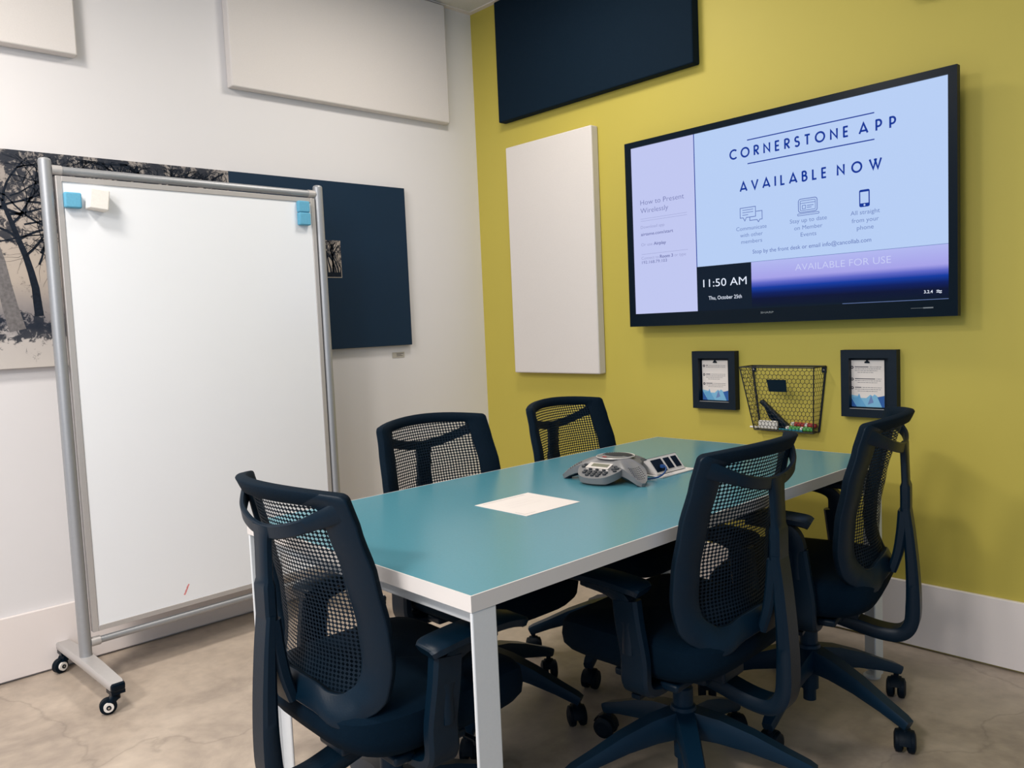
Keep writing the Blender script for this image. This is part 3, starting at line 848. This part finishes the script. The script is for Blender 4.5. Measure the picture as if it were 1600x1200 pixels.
# ---------------------------------------------------------------- conference table
TX0, TX1, TY0, TY1, TH = 1.3964, 2.2931, -2.0737, -0.3201, 0.74
tb = thing('conference_table', (1.845, -1.197, 0), 'long conference table with a teal top, pale edge and grey metal legs', 'table')
Rt = tb.location
m = MB(); m.box((TX0 + .003, TY0 + .003, TH - .0295), (TX1 - .003, TY1 - .003, TH)); m.build('tabletop', M['tabletop'], tb, Rt)
m = MB(); e = .003
for a, b in (((TX0, TY0, TH - .031), (TX0 + e, TY1, TH)), ((TX1 - e, TY0, TH - .031), (TX1, TY1, TH)), ((TX0 + e, TY0, TH - .031), (TX1 - e, TY0 + e, TH)), ((TX0 + e, TY1 - e, TH - .031), (TX1 - e, TY1, TH))): m.box(a, b)
m.build('edge_band', M['table_edge'], tb, Rt)
F = .060; k = .007; ZL = TH - .031
for (sx, x) in ((1, TX1 - .001), (-1, TX0 + .001)):
    for y in (TY0 + .001, TY1 - .001 - F):
        m = MB()
        xa, xb = sorted((x, x - sx * k)); m.box((xa, y, .012), (xb, y + F, ZL))
        xa, xb = sorted((x - sx * k, x - sx * F)); m.box((xa, y + F - k, .012), (xb, y + F, ZL))
        lg = m.build('leg', M['table_leg'], tb, Rt, bevel=.003)
        m = MB(); xc = x - sx * F / 2; m.lathe([(.026, 0), (.028, .006), (.02, .0125)], (xc, y + F / 2 + .01, 0), 16); m.build('levelling_foot', M['table_leg'], lg, Rt)
m = MB()
for y in (TY0 + F - k, TY1 - .001 - .03):
    m.box((TX0 + .062, y, ZL - .050), (TX1 - .062, y + .028, ZL - .002))
m.box((1.80, TY0 + F + .022, ZL - .045), (1.89, TY1 - .034, ZL - .001))
m.build('apron', M['table_leg'], tb, Rt, bevel=.003)

# sheet of paper
m = MB(); m.box((1.742, -1.592, TH + .0002), (1.9415, -1.3925, TH + .0009))
z = TH + .00105
for (x0, x1, y0, y1, mi) in ((1.755, 1.7565, -1.575, -1.42, 1), (1.80, 1.8008, -1.55, -1.43, 2), (1.822, 1.823, -1.55, -1.45, 2), (1.845, 1.846, -1.56, -1.44, 2), (1.925, 1.926, -1.583, -1.545, 1), (1.89, 1.925, -1.583, -1.582, 1)):
    m.add([(x0, y0, z), (x1, y0, z), (x1, y1, z), (x0, y1, z)], [(0, 1, 2, 3)], mi)
tag(m.build('paper_sheet', [M['paper'], M['grey_ink'], M['faint_ink']], root=(1.84, -1.49, TH)), 'square white sheet of paper lying on the teal tabletop', 'paper')

# ---------------------------------------------------------------- conference phone
PX, PY, PA = 1.810, -1.082, math.radians(6)
ph = thing('conference_phone', (PX, PY, TH), 'grey three-legged conference phone with keypad on the teal tabletop', 'phone', rz=PA)
TIP = [math.radians(a) for a in (90, 208, 332)]


def lobes(th):
    d = min(abs((th - t + PI) % (2 * PI) - PI) for t in TIP)
    return d


m = MB(); NR, NT = 14, 96; vs = []
for i in range(NR + 1):
    f = i / NR
    for j in range(NT):
        th = 2 * PI * j / NT; d = lobes(th)
        k = math.exp(-(d / 0.33) ** 2)
        R = .078 + .088 * k
        r = R * f
        zt = .066 * (1 - .10 * f ** 2)
        ztip = .066 - .058 * (max(0, (r - .055)) / .111) ** 1.25 if r > .055 else .066
        zv = .066 - .018 * f ** 3
        z = lerp(zv, ztip, k) if r > .0 else .066
        vs.append((r * math.cos(th), r * math.sin(th), z + .002))
fs = [(i * NT + j, i * NT + (j + 1) % NT, (i + 1) * NT + (j + 1) % NT, (i + 1) * NT + j) for i in range(NR) for j in range(NT)]
low = [(x * .97, y * .97, max(0.0, z - lerp(.03, .012, math.exp(-(lobes(2 * PI * j / NT) / .33) ** 2)))) for j, (x, y, z) in enumerate(vs[-NT:])]
o_ = len(vs); vs += low
fs += [(NR * NT + j, NR * NT + (j + 1) % NT, o_ + (j + 1) % NT, o_ + j) for j in range(NT)]
fs.append(tuple(range(o_, o_ + NT))[::-1])
m.add(vs, fs, 0, True); m.build('body', M['phone_grey'], ph, Z)
m = MB()
for a in TIP:
    m.tube([(math.cos(a) * .06, math.sin(a) * .06, .03), (math.cos(a) * .15, math.sin(a) * .15, .009)], .008, 10)
    m.lathe([(.012, 0), (.012, .006)], (math.cos(a) * .148, math.sin(a) * .148, 0), 12)
m.lathe([(.05, .012), (.07, .03), (.07, .045)], (0, 0, 0), 32)
m.build('underside', M['black'], ph, Z)
for a in TIP:                                        # perforated end of each leg
    m = MB()
    for i in range(7):
        for j in range(7):
            r = .108 + i * .0068; w = (j - 3) * .0056
            x, y = math.cos(a) * r - math.sin(a) * w, math.sin(a) * r + math.cos(a) * w
            f = (r - .055) / .111; z = .066 - .058 * f ** 1.25 + .002
            dl = abs(math.atan2(w, r)); R = .078 + .088 * math.exp(-(dl / .33) ** 2)
            if r > R - .012: continue
            kk = math.exp(-(dl / .33) ** 2); ff = r / R
            z = lerp(.066 - .018 * ff ** 3, .066 - .058 * f ** 1.25, kk) + .0024
            m.lathe([(.0017, -.001), (.0017, .0004)], (x, y, z), 6)
    m.build('microphone_grille', M['phone_key'], ph, Z)
m = MB(); m.lathe([(.0, .0685), (.03, .0705), (.054, .0690), (.056, .066)], (0, 0, 0), 40); m.build('speaker_disc', M['phone_grey'], ph, Z)
m = MB(); m.tube([(.0575 * math.cos(2 * PI * i / 48), .0575 * math.sin(2 * PI * i / 48), .0682) for i in range(49)], .0016, 8); m.build('silver_ring', M['phone_silver'], ph, Z)
m = MB()
for i in range(-8, 9):
    w = math.sqrt(max(0, .05 ** 2 - (i * .0055) ** 2))
    if w > .01: m.box((i * .0055 - .0018, -.012 if abs(i) < 6 else -.002, .0695), (i * .0055 + .0018, w * .92, .0716))
m.build('speaker_grille', M['phone_key'], ph, Z)
m = MB(); m.lathe([(.004, .070), (.004, .0712)], (-.016, -.04, 0), 12); m.lathe([(.004, .070), (.004, .0712)], (-.009, -.041, 0), 12); m.build('red_emblem', M['red'], ph, Z)
# keypad tray, sloping towards the user at local -y
KR = Matrix.Rotation(math.radians(20), 3, 'X')


def kp(x, y, h=0.0):
    p = KR @ Vector((x, -y, h)); return (p.x, p.y - .062, p.z + .052)


out = [(-.068, .004), (.068, .004), (.074, .022), (.062, .052), (.04, .075), (.0, .084), (-.04, .075), (-.062, .052), (-.074, .022)]
sm = smooth_path([(p[0], p[1], 0) for p in out[1:] + [out[0]]], 4)
loop = [(p.x, p.y) for p in sm]
m = MB(); n = len(loop)
top = [kp(*p) for p in loop]; bot = [(p[0] * .96, p[1] + .004, max(.006, p[2] - .022)) for p in top]
m.add(top + bot, [tuple(range(n)), tuple(range(n, 2 * n))[::-1]]); m.add(top + bot, [(i, (i + 1) % n, n + (i + 1) % n, n + i) for i in range(n)], 0, True)
kd = m.build('keypad', M['phone_grey'], ph, Z)


def plate(mb, x0, x1, y0, y1, h0, h1):
    q = [(x0, y0), (x1, y0), (x1, y1), (x0, y1)]
    vs = [kp(*p, h0) for p in q] + [kp(*p, h1) for p in q]
    mb.add(vs, [(3, 2, 1, 0), (4, 5, 6, 7), (0, 4, 5, 1), (1, 5, 6, 2), (2, 6, 7, 3), (3, 7, 4, 0)])


m = MB(); plate(m, -.042, .034, .006, .034, .0, .006); m.build('display_bezel', M['phone_silver'], kd, Z, bevel=.002)
m = MB(); plate(m, -.030, .028, .009, .026, .006, .0066); m.build('display', M['lcd'], kd, Z)


def btn(x, y, rx=.0065, ry=.0042):
    b = MB(); q = [(x + rx * math.cos(2 * PI * i / 12), y + ry * math.sin(2 * PI * i / 12)) for i in range(12)]
    lo_ = [kp(*p, 0) for p in q]; hi_ = [kp(*p, .0042) for p in q]
    b.add(lo_ + hi_, [tuple(range(12))[::-1], tuple(range(12, 24))]); b.add(lo_ + hi_, [(i, (i + 1) % 12, 12 + (i + 1) % 12, 12 + i) for i in range(12)], 0, True)
    b.build('key', M['phone_key'], kd, Z)


for x in (-.026, -.002, .022): btn(x, .037, .0055, .0035)
for c_, x in enumerate((-.036, -.018, 0, .018, .036)):
    for r_, y in enumerate((.047, .057, .067)):
        if abs(x) < .03 or r_ < 2: btn(x, y + (.002 if abs(x) < .03 else 0))
for p in ((-.056, .014), (-.058, .026), (.048, .012), (.058, .020), (.048, .026), (.058, .034)): btn(*p)

# ---------------------------------------------------------------- pop-up power module
px = thing('power_module', (1.84, -.92, TH), 'pop-up power and data outlet box with three dark sockets in the tabletop beside the phone', 'power outlet')
Rp = px.location
m = MB(); X0, X1, Ya, Yb = 1.815, 1.930, -1.012, -.835
for a, b in (((X0, Ya), (X0 + .016, Yb)), ((X1 - .026, Ya), (X1, Yb)), ((X0 + .016, Ya), (X1 - .026, Ya + .014)), ((X0 + .016, Yb - .014), (X1 - .026, Yb))): m.box((*a, TH), (*b, TH + .004))
m.build('flush_plate', M['table_edge'], px, Rp, bevel=.001)
m = MB(); m.prism([(1.900, TH + .004), (1.862, TH + .050), (1.852, TH + .046), (1.832, TH + .004)], 'y', Ya + .016, Yb - .016)
hs = m.build('socket_housing', M['table_edge'], px, Rp, bevel=.001)
m = MB(); m.prism([(1.8625, TH + .0505), (1.853, TH + .0465), (1.852, TH + .0445), (1.8615, TH + .0485)], 'y', Ya + .013, Yb - .013); m.build('lid_edge', M['black'], hs, Rp)
A, B = Vector((1.9004, 0, TH + .0045)), Vector((1.8624, 0, TH + .0505)); nrm = Vector((.77, 0, .64)).normalized()
for y0, y1, u0, u1 in ((-.988, -.938, .14, .86), (-.926, -.898, .2, .84), (-.886, -.860, .2, .84)):
    m = MB(); vs = []
    for h in (-.0005, .0012):
        for u, y in ((u0, y0), (u0, y1), (u1, y1), (u1, y0)):
            p = A.lerp(B, u) + nrm * h; vs.append((p.x, y, p.z))
    m.add(vs, [(0, 1, 2, 3), (7, 6, 5, 4), (0, 4, 5, 1), (1, 5, 6, 2), (2, 6, 7, 3), (3, 7, 4, 0)]); m.build('socket', M['black_gloss'], hs, Rp)
m = MB(); m.tube(smooth_path([(1.888, -.962, TH + .028), (1.912, -.968, TH + .026), (1.928, -1.0, TH + .014), (1.925, -1.035, TH + .006), (1.90, -1.07, TH + .005), (1.865, -1.075, TH + .012)], 6), .0026, 8)
m.box((1.889, -.967, TH + .022), (1.902, -.957, TH + .031), 0)
tag(m.build('network_cable', M['blue_cable'], root=(1.91, -1.0, TH)), 'short blue network cable plugged into the outlet box beside the phone', 'cable')

# ---------------------------------------------------------------- office chairs (local frame: forward +y, column on the origin)
YS = [(.44, -.168), (.47, -.143), (.50, -.130), (.57, -.121), (.65, -.127), (.75, -.146), (.85, -.172), (.915, -.190)]
DP = [(.44, .078), (.50, .080), (.58, .078), (.70, .076), (.80, .076), (.915, .082)]
HW = [(.44, .20), (.50, .226), (.60, .236), (.75, .230), (.915, .214)]


def hwid(z): return interp(z, HW)


def yback(x, z):
    w = hwid(z); s = min(1.0, abs(x) / w)
    return interp(z, YS) - interp(z, DP) * (1 - s ** 2.0)


def ztop(x): return .915 + .022 * (1 - (x / .23) ** 2)      # rim rises a little in the middle


def ring_loop(inset, top_in, bot_in, rb, rt):
    """closed loop in (x, z) round the back, counter-clockwise from the lower right corner"""
    zb, zt = .448 + bot_in, .915 - top_in
    pts = []
    def W(z): return hwid(z) - inset
    nz = 16; z0, z1 = zb + rb, zt - rt
    for i in range(nz + 1):
        z = lerp(z0, z1, i / nz); pts.append((W(z), z))
    w1 = W(z1)
    for i in range(1, 6): a = PI / 2 * i / 6; pts.append((w1 - rt + rt * math.cos(a), z1 + rt * math.sin(a)))
    for i in range(15): x = lerp(w1 - rt, -(w1 - rt), i / 14); pts.append((x, zt))
    for i in range(1, 6): a = PI / 2 + PI / 2 * i / 6; pts.append((-(w1 - rt) + rt * math.cos(a), z1 + rt * math.sin(a)))
    for i in range(nz + 1):
        z = lerp(z1, z0, i / nz); pts.append((-W(z), z))
    w0 = W(z0); xk, zc = w0 - rb * .72, zb + .024 - bot_in * .12    # blunt corner, then a lower edge that rises to the middle
    ctl = [(w0, z0), (w0 - rb * .10, z0 - rb * .42), (w0 - rb * .42, z0 - rb * .80), (xk, zb + .001), (xk - .03, zb), (xk * .5, lerp(zb, zc, .6)), (0, zc)]
    low = [(p.x, p.y) for p in smooth_path([(q[0], q[1], 0) for q in ctl], 4)][1:]
    pts += [(-x, z) for x, z in low] + low[:-1][::-1]
    # the rim line bows upwards in the middle
    return [(x, z + .02 * (1 - (x / .23) ** 2) * max(0, (z - .7) / .215)) for x, z in pts]


LO = ring_loop(0.0, 0.0, 0.0, .088, .012)
LI = ring_loop(.060, .030, .056, .055, .012)


def surf(p, off=0.0):
    x, z = p
    return Vector((x, yback(x, min(z, .915)) - (max(0, z - .915) * .3) + off, z))


def grad_n(p):
    a = surf((p[0] + .004, p[1])) - surf((p[0] - .004, p[1])); b = surf((p[0], p[1] + .004)) - surf((p[0], p[1] - .004))
    return a.cross(b).normalized() * -1          # towards the front (+y)


def weld(o):
    import bmesh
    b = bmesh.new(); b.from_mesh(o.data); bmesh.ops.remove_doubles(b, verts=b.verts, dist=1e-5); b.to_mesh(o.data); b.free()


def make_chair():
    ch = thing('office_chair', (0, 0, 0), 'x', 'chair', 'black mesh-back office chairs around the table')
    # -- mesh-wrapped ring
    m = MB(); n = len(LO); rows = []
    for (po, pi) in zip(LO, LI):
        c = ((po[0] + pi[0]) / 2, (po[1] + pi[1]) / 2)
        no = grad_n(c)
        if no.y < 0: no = -no
        fo, fi = surf(po), surf(pi); mid = lerp(fo, fi, .5); e = (fi - fo).normalized() * .003
        rows.append([fo - no * .006, fo + no * .002 + e * .3, fo + no * .005 + e, mid + no * .008, fi + no * .005 - e, fi + no * .002,
                     fi - no * .010, fi - no * .013 - e, mid - no * .016, fo - no * .018 + e, fo - no * .015])
    K = 11; vs = [q for r in rows for q in r]
    for k in range(K):
        for i in range(n):
            top = LO[i][1] > .86 and LO[(i + 1) % n][1] > .86 and abs(LO[i][0]) < .2
            m.add([vs[i * K + k], vs[i * K + (k + 1) % K], vs[((i + 1) % n) * K + (k + 1) % K], vs[((i + 1) % n) * K + k]], [(0, 1, 2, 3)], 0 if (k < 6 or k == 10 or top) else 1, True)
    o = m.build('back_frame', [M['rim_fabric'], M['black']], ch, Z)
    weld(o)
    # -- woven mesh panel
    m = MB(); c = (0.0, .69); NRr = 9; vs = []
    for i in range(NRr):
        f = 1 - i / NRr
        for p in LI: q = (c[0] + (p[0] - c[0]) * f, c[1] + (p[1] - c[1]) * f); vs.append(surf(q, .002))
    vs.append(surf(c, .002))
    fs = [(i * n + k, i * n + (k + 1) % n, (i + 1) * n + (k + 1) % n, (i + 1) * n + k) for i in range(NRr - 1) for k in range(n)]
    fs += [((NRr - 1) * n + k, (NRr - 1) * n + (k + 1) % n, NRr * n) for k in range(n)]
    m.add(vs, fs, 0, True); m.build('back_mesh', M['mesh'], ch, Z, uvs=lambda p: (p.x, p.z))
    # -- crossbar and spine
    m = MB()
    for s in (-1, 1):
        pa = smooth_path([(s * .208, -.196, .889), (s * .194, -.210, .882), (s * .165, -.232, .868), (s * .12, -.255, .850), (s * .06, -.266, .836), (0, -.269, .830)], 6)
        nn_ = len(pa)
        m.sweep(pa, (0, -.15, 1), [lerp(.048, .029, min(1, i / 16)) for i in range(nn_)], .011)
    m.sweep(smooth_path([(0, -.268, .842), (0, -.270, .79), (0, -.272, .72), (0, -.272, .65), (0, -.270, .60)], 6), (1, 0, 0), [.074, .068, .062, .058, .056, .055] + [.054] * 6 + [.056] * 13, [.018] * 12 + [.026] * 13)
    m.build('back_spine', M['black'], ch, Z, bevel=.0)
    # -- lower J-shaped support
    m = MB()
    pj = smooth_path([(0, -.273, .660), (0, -.281, .58), (0, -.288, .48), (0, -.290, .39), (0, -.284, .325), (0, -.255, .292), (0, -.20, .290), (0, -.12, .308), (0, -.03, .330)], 6)
    k_ = len(pj)
    m.sweep(pj, (1, 0, 0), [lerp(.060, .066, i / k_) for i in range(k_)], [.022 + .016 * min(1, i / k_ * 2.5) for i in range(k_)])
    m.sweep(smooth_path([(0, -.268, .650), (0, -.262, .59), (0, -.252, .53), (0, -.236, .475)], 5), (1, 0, 0), .060, [lerp(.03, .024, i / 15) for i in range(16)])
    m.build('support_arm', M['black'], ch, Z)
    # -- seat
    m = MB(); ns = 40; prof = [(.0, .372), (.80, .374), (.93, .385), (.985, .405), (1.0, .432), (.985, .455), (.93, .468), (.80, .474), (.0, .476)]
    vs = []
    for f, z in prof:
        for j in range(ns):
            a = 2 * PI * j / ns; cx, cy = math.cos(a), math.sin(a)
            e = 2 / 4.2
            x = .245 * math.copysign(abs(cx) ** e, cx) * f; y = .02 + .245 * math.copysign(abs(cy) ** e, cy) * f
            zz = z - (.03 * max(0, (y - .15) / .11) ** 2) + (.012 * (abs(x) / .245) ** 2 if z > .44 else 0) + (.02 * max(0, (-y - .1) / .125) ** 2 if z < .42 else 0)
            vs.append((x, y, zz))
    P_ = len(prof)
    m.add(vs, [(i * ns + j, i * ns + (j + 1) % ns, (i + 1) * ns + (j + 1) % ns, (i + 1) * ns + j) for i in range(P_ - 1) for j in range(ns)], 0, True)
    m.build('seat', M['fabric'], ch, Z)
    # -- tilt mechanism
    m = MB(); m.box((-.075, -.11, .318), (.075, .12, .366)); m.box((-.05, -.15, .325), (.05, -.09, .36))
    m.box((-.21, .0, .352), (.21, .06, .372)); m.box((-.21, -.12, .352), (.21, -.07, .372))
    mc = m.build('tilt_mechanism', M['black'], ch, Z, bevel=.006)
    m = MB(); m.tube([(.07, .06, .345), (.2, .075, .340), (.235, .08, .338)], .006, 8); m.box((.22, .068, .332), (.265, .092, .344))
    m.build('lever', M['black_gloss'], mc, Z, bevel=.002)
    m = MB(); m.tube([(-.07, -.02, .342), (-.21, -.03, .336)], .006, 8); m.box((-.25, -.042, .330), (-.205, -.018, .342))
    m.build('lever', M['black_gloss'], mc, Z, bevel=.002)
    # -- arms
    for s in (-1, 1):
        m = MB()
        pp = smooth_path([(s * .14, -.04, .352), (s * .215, -.045, .352), (s * .262, -.045, .372), (s * 0.2660, -.045, .44), (s * 0.2700, -.035, .52), (s * 0.2690, -.028, .575)], 6)
        kk = len(pp)
        m.sweep(pp, (0, 1, 0), [lerp(.078, .070, i / kk) for i in range(kk)], [lerp(.024, .034, i / kk) for i in range(kk)])
        ar = m.build('arm_post', M['black'], ch, Z)
        m = MB()
        pp = smooth_path([(s * 0.2690, -.035, .50), (s * 0.2680, -.034, .58), (s * 0.2670, -.022, .622), (s * 0.2640, .02, .640), (s * 0.2620, .10, .644)], 5)
        m.sweep(pp, (1, 0, 0), .036, [.026, .026, .026, .026, .026] + [lerp(.05, .014, i / 16) for i in range(len(pp) - 5)])
        m.build('arm_bracket', M['black'], ar, Z)
        m = MB()
        pp = smooth_path([(s * 0.2620, -.072, .650), (s * 0.2630, -.052, .658), (s * 0.2620, .03, .664), (s * 0.2600, .12, .662), (s * 0.2570, .165, .652), (s * 0.2560, .175, .646)], 4)
        m.sweep(pp, (1, 0, 0), [lerp(.06, .082, min(1, i / 4)) if i < 15 else lerp(.08, .056, (i - 15) / 6) for i in range(len(pp))], .022)
        m.build('arm_pad', M['black'], ar, Z)
    # -- gas column
    m = MB(); m.lathe([(.014, .25), (.014, .335)], Z, 20); m.build('gas_column', M['chrome'], ch, Z)
    # -- five-star base
    m = MB(); m.lathe([(.032, .125), (.036, .135), (.036, .20), (.032, .215), (.026, .218), (.026, .262), (.022, .266)], Z, 28)
    m.lathe([(.019, .040), (.019, .075), (.027, .078), (.027, .13)], Z, 24)
    for i in range(5):
        a = 2 * PI * i / 5; c_, s_ = math.cos(a), math.sin(a)
        prf = [(.02, .172, .058, .072), (.09, .163, .052, .062), (.17, .142, .046, .048), (.25, .113, .040, .034), (.305, .092, .036, .030), (.322, .084, .03, .026)]
        m.sweep([(r * c_, r * s_, z) for r, z, w_, t_ in prf], (-s_, c_, 0), [q[2] for q in prf], [q[3] for q in prf])
    sb = m.build('star_base', M['base_metal'], ch, Z)
    for i in range(5):
        a = 2 * PI * i / 5; rr_ = .310
        x, y = rr_ * math.cos(a), rr_ * math.sin(a)
        m = MB()
        w_ = a + [0.6, 2.4, -1.1, 0.2, 1.5][i]; tx, ty = math.cos(w_), math.sin(w_); ox, oy = x - ty * .010, y + tx * .010
        m.lathe([(.008, .05), (.008, .085)], (x, y, 0), 10)
        for s in (-1, 1):
            cxx, cyy = ox + tx * s * .016, oy + ty * s * .016
            vs = []; nn2 = 22; prs = [(.022, -.012), (.030, -.008), (.0315, 0), (.030, .008), (.02, .012)]
            for r, h in prs:
                for k2 in range(nn2):
                    b = 2 * PI * k2 / nn2
                    u, z = r * math.cos(b), r * math.sin(b) + .0315
                    vs.append((cxx + tx * h * s - ty * u, cyy + ty * h * s + tx * u, z))
            m.add(vs, [(i2 * nn2 + k2, i2 * nn2 + (k2 + 1) % nn2, (i2 + 1) * nn2 + (k2 + 1) % nn2, (i2 + 1) * nn2 + k2) for i2 in range(4) for k2 in range(nn2)], 0, True)
            m.add(vs[:nn2], [tuple(range(nn2))[::-1]], 0); m.add(vs[-nn2:], [tuple(range(nn2))], 0)
        # hood over the wheels
        hp = [(ox - ty * .034 * math.cos(b) , oy + tx * .034 * math.cos(b), .0315 + .034 * math.sin(b)) for b in [math.radians(q) for q in range(20, 181, 20)]]
        m.sweep(hp, (tx, ty, 0), .03, .004)
        m.build('caster', M['black_rubber'], sb, Z)
    return ch


def copy_tree(o, parent=None):
    c = o.copy(); COL.objects.link(c)
    if parent is not None: c.parent = parent
    for k in list(o.children): copy_tree(k, c)
    return c


CH = [  # x, y, facing angle, base turn (world), arm height shift, label
    (1.872, -1.985, 88.5, 20, -0.06, 'black mesh-back office chair at the near short end of the teal table'),
    (1.475, -1.360, -1.0, 22, 0.0, 'black mesh-back office chair across the table with the white wall and whiteboard behind it'),
    (1.506, -0.742, 4.0, 4, 0.0, 'black mesh-back office chair across the table, below the tall white panel'),
    (2.173, -1.278, 183.0, 25.7, -0.05, 'black mesh-back office chair on the near long side, directly in front of the phone'),
    (2.224, -0.697, 194.0, -11, 0.0, 'black mesh-back office chair nearest the green wall, below the right framed notice'),
]
proto = make_chair()
for i, (x, y, fa, ba, dz, lab) in enumerate(CH):
    c = proto if i == 0 else copy_tree(proto)
    c['label'] = lab
    c.location = (x, y, 0); c.rotation_euler = (0, 0, math.radians(fa - 90))
    for k in c.children:
        if k.name.startswith('arm_post'):
            for q in k.children: q.location.z = dz
        if k.name.startswith('star_base'): k.rotation_euler = (0, 0, math.radians(ba - (fa - 90)))
